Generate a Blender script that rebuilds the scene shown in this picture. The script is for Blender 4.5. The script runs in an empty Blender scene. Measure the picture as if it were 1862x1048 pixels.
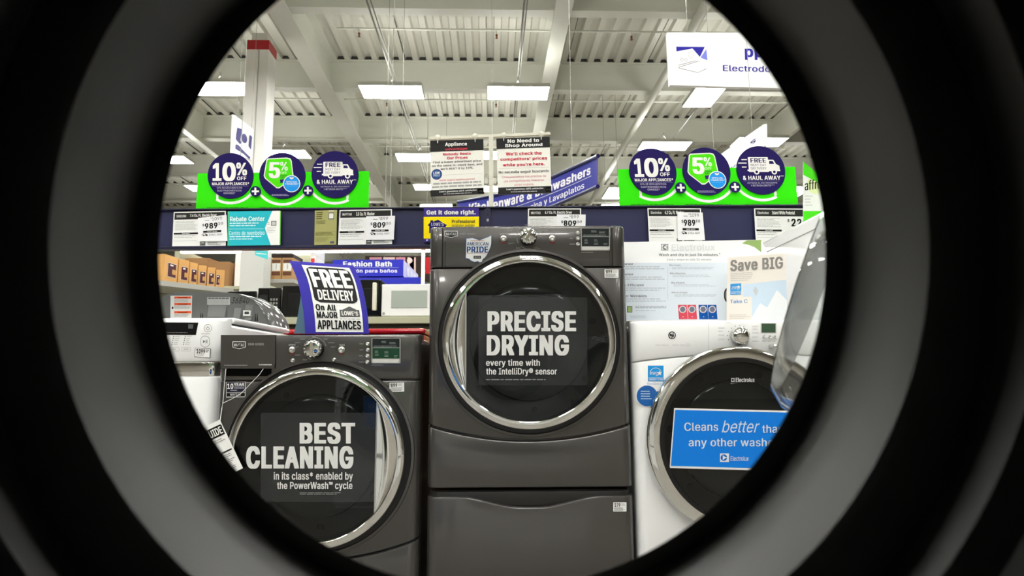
import bpy, bmesh, math, random
from mathutils import Vector, Matrix
from mathutils.geometry import delaunay_2d_cdt
random.seed(7)
SC = bpy.context.scene
COL = SC.collection
# ------------------------------------------------------------------ camera, world, exposure
F = 1130.0                                   # focal length in pixels of the 1862 x 1048 frame
PITCH, ROLL = math.radians(7.76), math.radians(0.4)
EYE = Vector((0, 0, 0.78))
_u0 = Vector((0, -math.sin(PITCH), math.cos(PITCH)))
_x0 = Vector((1, 0, 0))
FWD = Vector((0, math.cos(PITCH), math.sin(PITCH)))
RGT = _x0 * math.cos(ROLL) - _u0 * math.sin(ROLL)
UPV = _u0 * math.cos(ROLL) + _x0 * math.sin(ROLL)
cam_d = bpy.data.cameras.new('camera'); cam = bpy.data.objects.new('camera', cam_d); COL.objects.link(cam)
cam_d.sensor_width = 36.0; cam_d.lens = 36.0 * F / 1862.0
cam_d.clip_start = 0.01; cam_d.clip_end = 200
cam_d.dof.use_dof = True; cam_d.dof.focus_distance = 2.15; cam_d.dof.aperture_fstop = 8.0
cam.matrix_world = Matrix(((RGT.x, UPV.x, -FWD.x, EYE.x), (RGT.y, UPV.y, -FWD.y, EYE.y), (RGT.z, UPV.z, -FWD.z, EYE.z), (0, 0, 0, 1)))
SC.camera = cam
world = bpy.data.worlds.new('world'); SC.world = world; world.use_nodes = True
world.node_tree.nodes['Background'].inputs[0].default_value = (0.9, 0.95, 0.85, 1)
world.node_tree.nodes['Background'].inputs[1].default_value = 0.0
SC.view_settings.view_transform = 'Standard'; SC.view_settings.look = 'None'
SC.view_settings.gamma = 1.0; SC.view_settings.use_curve_mapping = False
SC.view_settings.exposure = 0.0
LAMP = 46.0                                  # radiance of the lamp diffusers
SC.cycles.max_bounces = 10; SC.cycles.diffuse_bounces = 5; SC.cycles.glossy_bounces = 5
SC.cycles.transparent_max_bounces = 16; SC.cycles.transmission_bounces = 10
SC.cycles.caustics_refractive = False; SC.cycles.caustics_reflective = False
SC.cycles.sample_clamp_indirect = 6.0

# ------------------------------------------------------------------ photo pixel -> place
def ray(px, py):
    return RGT * ((px - 931) / F) + UPV * ((524 - py) / F) + FWD
def W(px, py, Y):
    d = ray(px, py); return EYE + d * (Y / d.y)
def WZ(px, py, z):
    d = ray(px, py); return EYE + d * ((z - EYE.z) / d.z)
def WP(px, py, p0, n):
    d = ray(px, py); return EYE + d * ((p0 - EYE).dot(n) / d.dot(n))
def crop(x0, y0, s):
    return lambda *a: [(x0 + a[i] / s, y0 + a[i + 1] / s) for i in range(0, len(a), 2)]

# ------------------------------------------------------------------ materials
def lin(c):
    c = c / 255.0
    return c / 12.92 if c <= 0.04045 else ((c + 0.055) / 1.055) ** 2.4
def rgb(r, g, b): return (lin(r), lin(g), lin(b), 1)
_M = {}
def mat(name, col, rough=0.5, metal=0.0, noise=0.0, nscale=30.0, coat=0.0, spec=None, emit=0.0, bump=0.0, trans=0.0, ior=1.45, alpha=1.0, stretch=None):
    if name in _M: return _M[name]
    m = bpy.data.materials.new(name); m.use_nodes = True
    nt = m.node_tree; b = nt.nodes['Principled BSDF']
    b.inputs['Base Color'].default_value = col
    b.inputs['Roughness'].default_value = rough; b.inputs['Metallic'].default_value = metal
    b.inputs['Coat Weight'].default_value = coat; b.inputs['Coat Roughness'].default_value = 0.05
    b.inputs['IOR'].default_value = ior
    b.inputs['Transmission Weight'].default_value = trans
    b.inputs['Alpha'].default_value = alpha
    if spec is not None: b.inputs['Specular IOR Level'].default_value = spec
    if emit:
        b.inputs['Emission Color'].default_value = col; b.inputs['Emission Strength'].default_value = emit
    if noise or bump:
        tc = nt.nodes.new('ShaderNodeTexCoord'); n = nt.nodes.new('ShaderNodeTexNoise')
        n.inputs['Scale'].default_value = nscale; n.inputs['Detail'].default_value = 4
        if stretch:
            mp = nt.nodes.new('ShaderNodeMapping'); mp.inputs['Scale'].default_value = stretch
            nt.links.new(tc.outputs['Object'], mp.inputs[0]); nt.links.new(mp.outputs[0], n.inputs['Vector'])
        else: nt.links.new(tc.outputs['Object'], n.inputs['Vector'])
        if noise:
            r = nt.nodes.new('ShaderNodeMapRange')
            r.inputs['To Min'].default_value = 1 - noise; r.inputs['To Max'].default_value = 1 + noise
            nt.links.new(n.outputs['Fac'], r.inputs['Value'])
            x = nt.nodes.new('ShaderNodeVectorMath'); x.operation = 'SCALE'; x.inputs[0].default_value = col[:3]
            nt.links.new(r.outputs[0], x.inputs['Scale']); nt.links.new(x.outputs[0], b.inputs['Base Color'])
        if bump:
            bp = nt.nodes.new('ShaderNodeBump'); bp.inputs['Strength'].default_value = bump; bp.inputs['Distance'].default_value = 0.002
            nt.links.new(n.outputs['Fac'], bp.inputs['Height']); nt.links.new(bp.outputs[0], b.inputs['Normal'])
    _M[name] = m
    return m
def glassy(name, tint, rough=0.0, ior=1.5):          # thin tinted pane: see-through plus a mirror sheen
    if name in _M: return _M[name]
    m = bpy.data.materials.new(name); m.use_nodes = True; nt = m.node_tree
    for n in list(nt.nodes):
        if n.type == 'BSDF_PRINCIPLED': nt.nodes.remove(n)
    out = nt.nodes['Material Output']
    t = nt.nodes.new('ShaderNodeBsdfTransparent'); t.inputs[0].default_value = tint
    g = nt.nodes.new('ShaderNodeBsdfGlossy'); g.inputs['Roughness'].default_value = rough
    f = nt.nodes.new('ShaderNodeFresnel'); f.inputs[0].default_value = ior
    x = nt.nodes.new('ShaderNodeMixShader')
    nt.links.new(f.outputs[0], x.inputs[0]); nt.links.new(t.outputs[0], x.inputs[1]); nt.links.new(g.outputs[0], x.inputs[2])
    nt.links.new(x.outputs[0], out.inputs[0])
    _M[name] = m
    return m
def ink(r, g, b): return mat('ink_%d_%d_%d' % (r, g, b), rgb(r, g, b), 0.6, spec=0.12)
WHITE = ink(240, 240, 236); BLACK = ink(24, 24, 24); NAVY = ink(34, 26, 92); GREEN = ink(78, 214, 10); RED = ink(205, 25, 48)
GREY = ink(150, 150, 150); LGREY = ink(190, 190, 190); DGREY = ink(55, 55, 55); CARD = ink(236, 236, 234)
M_GRAPH = mat('graphite_enamel', rgb(80, 78, 76), 0.24, 0.55, noise=0.05, nscale=900, coat=0.5)
M_CHROME = mat('chrome', (0.82, 0.82, 0.80, 1), 0.05, 1.0)
M_SATIN = mat('satin_metal', (0.62, 0.62, 0.60, 1), 0.28, 1.0)
M_BLACKP = mat('black_plastic', rgb(14, 14, 15), 0.3)
M_WENAMEL = mat('white_enamel', rgb(239, 240, 240), 0.18, coat=0.4)
M_RUBBER = mat('gasket_rubber', rgb(100, 100, 98), 0.42, noise=0.12, nscale=14, spec=0.5)
M_DARKIN = mat('dark_drum', rgb(52, 54, 56), 0.3, 0.6)
M_TINT = glassy('tinted_glass', (0.44, 0.46, 0.47, 1))
M_CLING = mat('clear_film', rgb(120, 122, 124), 0.12, alpha=0.06)

# ------------------------------------------------------------------ mesh collecting
_TXT = {}
FONT = None
try:                                                     # the sans serif that ships with Blender itself
    import os
    FONT = bpy.data.fonts.load(os.path.join(bpy.utils.resource_path('LOCAL'), 'datafiles', 'fonts', 'Inter.woff2'))
except Exception:
    FONT = None
def fill_outline(me):
    """closed outlines of a text -> triangles; filled by winding number so overlapping strokes do not cancel"""
    co = [(v.co.x, v.co.y) for v in me.vertices]; nb = {}
    for e in me.edges:
        p, q = e.vertices; nb.setdefault(p, []).append(q); nb.setdefault(q, []).append(p)
    seen = set(); loops = []
    for st in range(len(co)):
        if st in seen or st not in nb: continue
        lp = [st]; seen.add(st); cur = st
        while True:
            nx = [k for k in nb[cur] if k not in seen]
            if not nx: break
            cur = st + len(lp) if st + len(lp) in nx else nx[0]; lp.append(cur); seen.add(cur)
        if len(lp) > 2: loops.append(lp)
    bb = [(min(co[k][0] for k in l), max(co[k][0] for k in l), min(co[k][1] for k in l), max(co[k][1] for k in l)) for l in loops]
    def winding(x, y):
        w = 0
        for l, (xa, xb, ya, yb) in zip(loops, bb):
            if not (xa <= x <= xb and ya <= y <= yb): continue
            for i in range(len(l)):
                x0, y0 = co[l[i - 1]]; x1, y1 = co[l[i]]
                if (y0 > y) != (y1 > y) and x < (x1 - x0) * (y - y0) / (y1 - y0) + x0: w += 1 if y1 > y0 else -1
        return w
    V = []; F_ = []; todo = sorted(range(len(loops)), key=lambda i: bb[i][0])
    while todo:                                           # one glyph at a time: outlines whose x ranges overlap
        grp = [todo.pop(0)]; xr = bb[grp[0]][1]
        while todo and bb[todo[0]][0] < xr: grp.append(todo.pop(0)); xr = max(xr, bb[grp[-1]][1])
        vv = []; ee = []
        for g in grp:
            o = len(vv); n = len(loops[g]); vv += [Vector(co[k]) for k in loops[g]]; ee += [(o + i, o + (i + 1) % n) for i in range(n)]
        r = delaunay_2d_cdt(vv, ee, [], 0, 1e-6); o = len(V); V += [(p.x, p.y) for p in r[0]]
        for t in r[2]:
            (x0, y0), (x1, y1), (x2, y2) = (V[o + k] for k in t); ar = (x1 - x0) * (y2 - y0) - (x2 - x0) * (y1 - y0)
            if abs(ar) > 1e-9 and winding((x0 + x1 + x2) / 3, (y0 + y1 + y2) / 3): F_.append(tuple(o + k for k in (t if ar > 0 else t[::-1])))
    return V, F_
def text_mesh(s, bold):
    k = (s, bold)
    if k not in _TXT:
        cu = bpy.data.curves.new('lettering', 'FONT'); cu.body = s; cu.resolution_u = 3
        if FONT: cu.font = FONT
        b_ = max(bold, 0.0) * .68; cu.space_character = 1.0 + b_ * 2.6
        cu.fill_mode = 'NONE'
        ob = bpy.data.objects.new('lettering', cu); me = bpy.data.meshes.new_from_object(ob)
        vs, fs = fill_outline(me)
        if b_ > 0.012:                                    # heavier strokes: the same outline laid several times, slightly shifted
            sh = [(b_, 0), (-b_, 0)] if b_ < 0.022 else [(b_, b_ * .35), (b_, -b_ * .35), (-b_, b_ * .35), (-b_, -b_ * .35), (0, b_ * .35), (0, -b_ * .35), (b_, 0), (-b_, 0), (b_ * .5, b_ * .2), (-b_ * .5, -b_ * .2), (0, 0)]
            n0 = len(vs); v2 = []; f2 = []
            for i, (ax, ay) in enumerate(sh):
                v2 += [(x + ax, y + ay, i * 5e-5) for x, y in vs]; f2 += [tuple(k + i * n0 for k in f) for f in fs]
            vs, fs = v2, f2
        else: vs = [(x, y, 0.0) for x, y in vs]
        x0 = min(v[0] for v in vs); x1 = max(v[0] for v in vs); y0 = min(v[1] for v in vs); y1 = max(v[1] for v in vs)
        _TXT[k] = ([((x - x0) / (x1 - x0), (y - y0) / (y1 - y0), l) for x, y, l in vs], fs)
        bpy.data.objects.remove(ob); bpy.data.curves.remove(cu); bpy.data.meshes.remove(me)
    return _TXT[k]
class MB:
    def __init__(self): self.v = []; self.f = []; self.m = []; self.mats = []
    def mi(self, m):
        if m not in self.mats: self.mats.append(m)
        return self.mats.index(m)
    def add(self, vs, fs, m):
        o = len(self.v); self.v += [Vector(p) for p in vs]; i = self.mi(m)
        for f in fs: self.f.append(tuple(o + k for k in f)); self.m.append(i)
        return self
    def box(self, a, b, m):
        x0, y0, z0 = a; x1, y1, z1 = b
        vs = [(x, y, z) for z in (z0, z1) for y in (y0, y1) for x in (x0, x1)]
        return self.add(vs, [(0, 2, 3, 1), (4, 5, 7, 6), (0, 1, 5, 4), (2, 6, 7, 3), (0, 4, 6, 2), (1, 3, 7, 5)], m)
    def bar(self, p, q, w, h, m, up=(0, 0, 1)):           # rectangular bar from p to q
        p = Vector(p); q = Vector(q); d = (q - p).normalized(); s = d.cross(Vector(up))
        s = s.normalized() if s.length > 1e-6 else Vector((1, 0, 0)); u = s.cross(d)
        vs = [e + s * (sx * w / 2) + u * (sz * h / 2) for e in (p, q) for sx, sz in ((-1, -1), (1, -1), (1, 1), (-1, 1))]
        return self.add(vs, [(0, 1, 2, 3), (7, 6, 5, 4), (0, 4, 5, 1), (1, 5, 6, 2), (2, 6, 7, 3), (3, 7, 4, 0)], m)
    def tube(self, pts, r, m, n=8, closed_ends=True):
        pts = [Vector(p) for p in pts]; vs = []; fs = []
        for i, p in enumerate(pts):
            d = (pts[min(i + 1, len(pts) - 1)] - pts[max(i - 1, 0)]).normalized()
            s = d.cross(Vector((0.13, 0.31, 0.94))).normalized(); u = s.cross(d)
            vs += [p + s * (r * math.cos(2 * math.pi * k / n)) + u * (r * math.sin(2 * math.pi * k / n)) for k in range(n)]
        for i in range(len(pts) - 1):
            for k in range(n): fs.append((i * n + k, i * n + (k + 1) % n, (i + 1) * n + (k + 1) % n, (i + 1) * n + k))
        if closed_ends:
            fs.append(tuple(range(n))[::-1]); fs.append(tuple((len(pts) - 1) * n + k for k in range(n)))
        return self.add(vs, fs, m)
    def lathe(self, prof, c, axis, m, n=64, cap0=False, cap1=False, a0=0, a1=2 * math.pi):
        """profile of (r, t): radius about axis, distance t along it from c"""
        c = Vector(c); a = Vector(axis).normalized(); s = a.cross(Vector((0, 0, 1)))
        s = s.normalized() if s.length > 1e-4 else Vector((1, 0, 0)); u = s.cross(a)
        vs = []; fs = []; full = abs(a1 - a0) > 6.28; nn = n if full else n + 1
        for r, t in prof:
            vs += [c + a * t + (s * math.cos(a0 + (a1 - a0) * k / n) + u * math.sin(a0 + (a1 - a0) * k / n)) * r for k in range(nn)]
        for i in range(len(prof) - 1):
            for k in range(n):
                k2 = (k + 1) % nn; fs.append((i * nn + k, i * nn + k2, (i + 1) * nn + k2, (i + 1) * nn + k))
        if cap0: fs.append(tuple(range(nn)))
        if cap1: fs.append(tuple((len(prof) - 1) * nn + k for k in range(nn)))
        return self.add(vs, fs, m)
    def build(self, name, parent=None, smooth=None, bevel=0.0, seg=2, loc=None, solid=0.0):
        if parent is not None:
            r = parent
            while r.parent: r = r.parent
            org = r.location.copy()
        elif loc is not None: org = Vector(loc)
        else:
            lo = [min(v[i] for v in self.v) for i in range(3)]; hi = [max(v[i] for v in self.v) for i in range(3)]
            org = Vector(((lo[0] + hi[0]) / 2, (lo[1] + hi[1]) / 2, lo[2]))
        me = bpy.data.meshes.new(name); me.from_pydata([v - org for v in self.v], [], self.f)
        for m in self.mats: me.materials.append(m)
        me.polygons.foreach_set('material_index', self.m)
        me.validate(); me.update()
        o = bpy.data.objects.new(name, me); COL.objects.link(o)
        if parent is not None: o.parent = parent
        else: o.location = org
        if smooth is not None:
            bm = bmesh.new(); bm.from_mesh(me)
            bmesh.ops.remove_doubles(bm, verts=bm.verts, dist=1e-6)
            bmesh.ops.recalc_face_normals(bm, faces=bm.faces)
            lim = math.radians(smooth)
            for f in bm.faces: f.smooth = True
            for e in bm.edges:
                e.smooth = len(e.link_faces) == 2 and e.calc_face_angle(0) < lim
            bm.to_mesh(me); bm.free()
        if bevel:
            b = o.modifiers.new('bevel', 'BEVEL'); b.width = bevel; b.segments = seg; b.limit_method = 'ANGLE'; b.angle_limit = math.radians(40)
        return o
def tag(o, label=None, cat=None, group=None, kind=None):
    if label: o['label'] = label
    if cat: o['category'] = cat
    if group: o['group'] = group
    if kind: o['kind'] = kind
    return o
def thing(name, loc, label, cat, group=None):
    o = bpy.data.objects.new(name, None); COL.objects.link(o); o.location = Vector(loc); o.empty_display_size = 0.1
    return tag(o, label, cat, group)
def dup(root, loc=None, label=None, group=None, rz=None, scale=None):
    r = root.copy(); COL.objects.link(r)
    if loc is not None: r.location = Vector(loc)
    if rz is not None: r.rotation_euler = (0, 0, rz)
    if scale is not None: r.scale = (scale,) * 3
    if label: r['label'] = label
    if group: r['group'] = group
    for ch in list(root.children):
        c = ch.copy(); COL.objects.link(c); c.parent = r
        for g in list(ch.children):
            d = g.copy(); COL.objects.link(d); d.parent = c
    return r

# ------------------------------------------------------------------ printed sheets
class Sheet:
    """a surface addressed in its own u,v units; fn(u, v) gives the point, n points out of the printed side"""
    def __init__(self, fn, n): self.fn = fn; self.n = Vector(n).normalized()
    def __call__(self, u, v, lift=0.0): return self.fn(u, v) + self.n * lift
    def sub(self, quad, w, h):                           # frame w x h laid into the quad TL, TR, BR, BL
        a, b, c, d = quad
        def g(u, v):
            s, t = u / w, v / h
            x = (a[0] * (1 - s) + b[0] * s) * (1 - t) + (d[0] * (1 - s) + c[0] * s) * t
            y = (a[1] * (1 - s) + b[1] * s) * (1 - t) + (d[1] * (1 - s) + c[1] * s) * t
            return self.fn(x, y)
        return Sheet(g, self.n)
    def panel(self, mb, pts, m, thick=0.002, back=None):
        n = len(pts); vs = [self(u, v, 0) for u, v in pts] + [self(u, v, -thick) for u, v in pts]
        mb.add(vs, [tuple(range(n))], m)
        mb.add(vs, [tuple(range(2 * n - 1, n - 1, -1))] + [(i, n + i, n + (i + 1) % n, (i + 1) % n) for i in range(n)], back or m)
    def flat(self, mb, pts, m, lift=0.0006):
        mb.add([self(u, v, lift) for u, v in pts], [tuple(range(len(pts)))], m)
    def strip(self, mb, outer, inner, m, lift=0.0006, closed=True):
        n = len(outer); vs = [self(u, v, lift) for u, v in outer] + [self(u, v, lift) for u, v in inner]
        mb.add(vs, [(i, (i + 1) % n, n + (i + 1) % n, n + i) for i in range(n if closed else n - 1)], m)
    def text(self, mb, s, x0, y0, x1, y1, m, bold=0.0, lift=0.0009, shear=0.0, rise=0.0):
        """s stretched into the box; rise lifts the right end, shear leans the tops"""
        vs, fs = text_mesh(s, bold)
        out = []
        for a, b, l in vs:
            u = x0 + (x1 - x0) * a + shear * b * (y1 - y0); v = y1 + (y0 - y1) * b - rise * a
            out.append(self(u, v, lift + l))
        mb.add(out, fs, m)
    def bars(self, mb, x0, y0, x1, y1, n, m, h=0.4, lift=0.0008, ragged=0.35, rng=None):
        """rows of tiny print too small to read: word-length dashes"""
        R = rng or random
        ph = (y1 - y0) / n
        for i in range(n):
            y = y0 + ph * i; e = x1 - (x1 - x0) * ragged * R.random(); x = x0
            while x < e - 0.01:
                w = min((x1 - x0) * (0.05 + 0.13 * R.random()), e - x)
                self.flat(mb, [(x, y), (x + w, y), (x + w, y + ph * h), (x, y + ph * h)], m, lift)
                x += w + (x1 - x0) * 0.018
def plane_sheet(p0, n):
    p0 = Vector(p0); n = Vector(n).normalized()
    return Sheet(lambda u, v: WP(u, v, p0, n), n)
def face_sheet(Y): return plane_sheet((0, Y, 0), (0, -1, 0))
def circ(cx, cy, r, n=40, a0=0.0, a1=360.0, ry=None):
    full = abs(a1 - a0) >= 360; k = n if full else n + 1
    return [(cx + r * math.cos(math.radians(a0 + (a1 - a0) * i / n)), cy + (ry or r) * math.sin(math.radians(a0 + (a1 - a0) * i / n))) for i in range(k)]
def rect(x0, y0, x1, y1): return [(x0, y0), (x1, y0), (x1, y1), (x0, y1)]
def rrect(x0, y0, x1, y1, r, n=5):
    o = []
    for cx, cy, a in ((x0 + r, y0 + r, 180), (x1 - r, y0 + r, 270), (x1 - r, y1 - r, 0), (x0 + r, y1 - r, 90)):
        o += [(cx + r * math.cos(math.radians(a + 90 * i / n)), cy + r * math.sin(math.radians(a + 90 * i / n))) for i in range(n + 1)]
    return o
# ------------------------------------------------------------------ the store shell (its grid is turned 2 degrees to the view)
RS = Matrix.Rotation(math.radians(2.0), 3, 'Z'); RSI = RS.inverted()
def turn(mb):
    mb.v = [RS @ v for v in mb.v]; return mb
def LZ(px, py, z): return RSI @ WZ(px, py, z)            # pixel -> store grid, at height z
DECK = 7.78; BEAMB = 7.10
M_STEEL = mat('painted_steel', rgb(214, 215, 204), 0.5, noise=0.04, nscale=3)
M_DECK = mat('roof_deck', rgb(206, 205, 194), 0.42, noise=0.10, nscale=2.2, stretch=(6, 0.5, 1))
M_FLOOR = mat('sealed_concrete', rgb(128, 124, 117), 0.25, noise=0.12, nscale=1.5)
M_WALL = mat('painted_block', rgb(196, 190, 178), 0.7, noise=0.05, nscale=2)
M_CLOS = mat('rib_closure', rgb(60, 60, 56), 0.9)
X0, X1, Y0S, Y1S = -24.0, 24.0, -14.0, 44.0
turn(MB().box((X0, Y0S, -0.1), (X1, Y1S, 0), M_FLOOR)).build('floor')['kind'] = 'structure'
def struct(mb, name, **k):
    o = turn(mb).build(name, **k); o['kind'] = 'structure'; return o
struct(MB().box((X0 - .2, Y1S, 0), (X1 + .2, Y1S + .2, 8), M_WALL), 'wall_back')
struct(MB().box((X0 - .2, Y0S - .2, 0), (X1 + .2, Y0S, 8), M_WALL), 'wall_front')
struct(MB().box((X0 - .2, Y0S, 0), (X0, Y1S, 8), M_WALL), 'wall_left')
struct(MB().box((X1, Y0S, 0), (X1 + .2, Y1S, 8), M_WALL), 'wall_right')
# corrugated steel roof deck, ribs running away from the camera
mb = MB(); P = 0.305; prof = []
x = X0
while x < X1:
    for dx, dz in ((0, 0), (0.125, 0), (0.155, 0.085), (0.275, 0.085)): prof.append((x + dx, DECK + dz))
    x += P
vs = [(a, yy, b) for yy in (Y0S, Y1S) for a, b in prof]; n = len(prof)
mb.add(vs, [(i, n + i, n + i + 1, i + 1) for i in range(n - 1)], M_DECK)
vs = [(a, yy, b) for yy in (Y0S, Y1S) for a, b in ((X0, DECK + .12), (X1, DECK + .12))]
mb.add(vs, [(0, 1, 3, 2)], M_DECK)
for xs in [X0 + 1.83 * k for k in range(27)]:              # lapped sheet seams
    mb.box((xs + .132, Y0S, DECK - .004), (xs + .139, Y1S, DECK + .03), M_CLOS)
struct(mb, 'ceiling')
# cross beams (I sections) with dark rib closures over them
for k in range(-5, 11):
    yb = 10.26 + 3.1 * k
    mb = MB()
    mb.box((X0, yb - .11, BEAMB), (X1, yb + .11, BEAMB + .025), M_STEEL)
    mb.box((X0, yb - .008, BEAMB + .025), (X1, yb + .008, DECK - .02), M_STEEL)
    mb.box((X0, yb - .11, DECK - .024), (X1, yb + .11, DECK - .002), M_STEEL)
    x = X0
    while x < X1 - .4:
        if x > -14 and x < 16 and yb > 0:
            mb.add([(x + .128, yb - .09, DECK), (x + .302, yb - .09, DECK), (x + .275, yb - .09, DECK + .083), (x + .155, yb - .09, DECK + .083)], [(0, 1, 2, 3)], M_CLOS)
        x += P
    struct(mb, 'trim_%d' % (k + 6))
def girder(px, py, zb, w, name, h=None, y0=Y0S, y1=Y1S):
    p = LZ(px, py, zb); g = MB(); top = DECK - .003
    g.box((p.x - w / 2, y0, zb), (p.x + w / 2, y1, zb + .03), M_STEEL)
    g.box((p.x - .008, y0, zb + .03), (p.x + .008, y1, top - .03), M_STEEL)
    g.box((p.x - w / 2, y0, top - .03), (p.x + w / 2, y1, top), M_STEEL)
    return struct(g, name), p.x
_, GX = girder(527, 55, 6.93, .36, 'trim_20')
girder(1018, 50, 7.0, .30, 'trim_21')
girder(1418, 262, 6.95, .10, 'trim_22')
girder(330, 235, 6.95, .16, 'trim_23')
# column carrying the girder, boxed white with a red band
p = LZ(476, 98, 6.6); cy = p.y; cx = p.x
mb = MB(); hw = .195
mb.box((cx - hw, cy - hw, 0), (cx + hw, cy + hw, p.z - .02), mat('column_cladding', rgb(248, 247, 242), 0.35, noise=.03, nscale=2))
mb.box((cx - hw - .003, cy - hw - .003, p.z - .02), (cx + hw + .003, cy + hw + .003, p.z + .16), mat('red_band', rgb(176, 26, 34), 0.4))
mb.box((cx - hw * .7, cy - hw * .7, p.z + .1), (cx + hw * .7, cy + hw * .7, 6.93), M_STEEL)
for k in range(1, 3): mb.box((cx + hw * .1, cy - hw - .006, 0), (cx + hw * .1 + .012, cy - hw, p.z - .02), M_STEEL)
o = struct(mb, 'trim_24'); 
# long round pipe under the roof
p = LZ(1270, 25, 6.95); q = LZ(1096, 335, 6.95); dx = (p.x + q.x) / 2
o = turn(MB().tube([(dx, -8, 6.95), (dx, 36, 6.95)], .085, M_STEEL, 12)).build('ceiling_pipe', smooth=40)
tag(o, 'long round white pipe running away under the roof between the cross beams', 'pipe')
# sprinkler lines in the bays
M_BRASS = mat('sprinkler_brass', rgb(120, 70, 40), 0.4, 0.6)
sp_words = ['before the first full cross beam', 'between the second and third beam', 'in the third bay, above the hanging price signs']
for k, (yb, heads) in enumerate(((11.5, (655, 903, 1150)), (14.7, (705, 902, 1294)), (17.9, (560, 800, 1130)))):
    r = thing('sprinkler_pipe', RS @ Vector((0, yb, 7.5)), 'thin grey sprinkler pipe across the ceiling ' + sp_words[k], 'pipe', 'sprinkler pipes under the roof')
    turn(MB().tube([(-7.5 if k else -3.0, yb, 7.5), (9, yb, 7.5)], .022, M_STEEL, 8)).build('pipe_run', r, 40)
    for hx in heads:
        d = RSI @ (ray(hx, 60)); hxw = (RSI @ W(hx, 60 if k == 0 else (188 if k == 1 else 272), yb)).x
        h = MB(); h.tube([(hxw, yb, 7.49), (hxw, yb, 7.40)], .014, M_STEEL, 8)
        h.lathe([(.022, 0), (.024, -.03), (.010, -.05), (.03, -.08), (.0, -.085)], (hxw, yb, 7.41), (0, 0, 1), M_BRASS, 10)
        turn(h).build('sprinkler_head', r, 40)
# ------------------------------------------------------------------ ceiling lamps
M_UPLIGHT = mat('lamp_top_slots', (1.0, 0.995, 0.95, 1), 0.5, emit=LAMP * 0.3)
M_LAMP = mat('lamp_diffuser', (1.0, 0.995, 0.95, 1), 0.5, emit=LAMP)
LZH = 6.2
def make_light(L, Wd):
    r = thing('ceiling_light', (0, 0, LZH), 'x', 'ceiling light')
    f = MB(); t = .012; h = .075
    for a, b in (((-L/2, -Wd/2, LZH), (L/2, -Wd/2 + t, LZH + h)), ((-L/2, Wd/2 - t, LZH), (L/2, Wd/2, LZH + h)),
                 ((-L/2, -Wd/2 + t, LZH), (-L/2 + t, Wd/2 - t, LZH + h)), ((L/2 - t, -Wd/2 + t, LZH), (L/2, Wd/2 - t, LZH + h))): f.box(a, b, M_STEEL)
    f.box((-L/2 + t, -Wd/2 + t, LZH + h - .01), (L/2 - t, Wd/2 - t, LZH + h), M_STEEL)
    f.build('housing', r)
    u = MB()
    for k in (-1, 1): u.box((-L/2 + .03, k * Wd * .25 - Wd * .16, LZH + h), (L/2 - .03, k * Wd * .25 + Wd * .16, LZH + h + .004), M_UPLIGHT)
    u.build('uplight', r)
    MB().box((-L/2 + t, -Wd/2 + t, LZH + .004), (L/2 - t, Wd/2 - t, LZH + .02), M_LAMP).build('diffuser', r)
    g = MB()
    for sx in (-.13, .13): g.tube([(sx, 0, LZH + h), (0, 0, LZH + .26)], .006, M_SATIN, 6)
    g.tube([(0, 0, LZH + .26), (0, 0, LZH + .34)], .018, M_SATIN, 8)
    g.build('hanger', r, 40)
    return r
wide = make_light(1.2, .6); deep = make_light(.6, 1.2)
used = set()
def put_light(px, py, kind, label):
    p = WZ(px, py, LZH); src = wide if kind == 'w' else deep
    if kind not in used:
        used.add(kind); o = src; o.location = p; o.rotation_euler = (0, 0, math.radians(2.0)); o['label'] = label
    else: o = dup(src, p, label, rz=math.radians(2.0))
    o['group'] = 'fluorescent lamps under the roof'
    return p
seen = [(713, 168, 'w', 'bright rectangular lamp hanging above and left of the two price signs'),
        (942, 170, 'w', 'bright rectangular lamp hanging above the right price sign'),
        (399, 162, 'w', 'bright lamp hanging left of the white column with red band'),
        (1284, 172, 'd', 'large bright lamp hanging behind the white department sign'),
        (764, 287, 'w', 'lamp half hidden behind the black and white price sign, second row back'),
        (918, 283, 'w', 'lamp seen in the gap between the two price signs, second row'),
        (517, 281, 'w', 'lamp just right of the column above the middle left promo disc'),
        (300, 291, 'w', 'lamp left of the column at the dark rim of the opening'),
        (1380, 259, 'w', 'lamp right of the slanted white sign above the right promo disc'),
        (1208, 266, 'w', 'lamp peeking over the right promo header, above its first disc'),
        (790, 341, 'w', 'lamp behind the left price sign near its bottom edge, third row'),
        (915, 344, 'w', 'lamp low between the two price signs, third row'),
        (380, 343, 'w', 'small far lamp just left of the left promo header'),
        (1118, 352, 'd', 'far lamp at the left edge of the right promo header'),
        (1447, 350, 'd', 'far lamp right of the right promo header')]
rowsx = []
for px, py, k, lb in seen:
    put_light(px, py, k, lb)
# rows over and behind the shopper's aisle, needed for the light they give
for yy in (7.6, 3.9, 0.4, -3.2, -7.0):
    for xx in (-9.5, -5.9, -2.3, 0.3, 3.6, 7.2):
        o = dup(wide if abs(xx) < 3 else deep, RS @ Vector((xx, yy, LZH)), 'bright rectangular lamp in a row over the shop aisle', 'fluorescent lamps over the aisle', rz=math.radians(2))
for yy in (22.0, 27.0, 33.0):
    for xx in (-10.0, -5.0, 0.0, 5.0, 10.0):
        dup(wide, RS @ Vector((xx, yy, LZH)), 'rectangular lamp in the far rows of the store', 'fluorescent lamps in the far rows', rz=math.radians(2))
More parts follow.
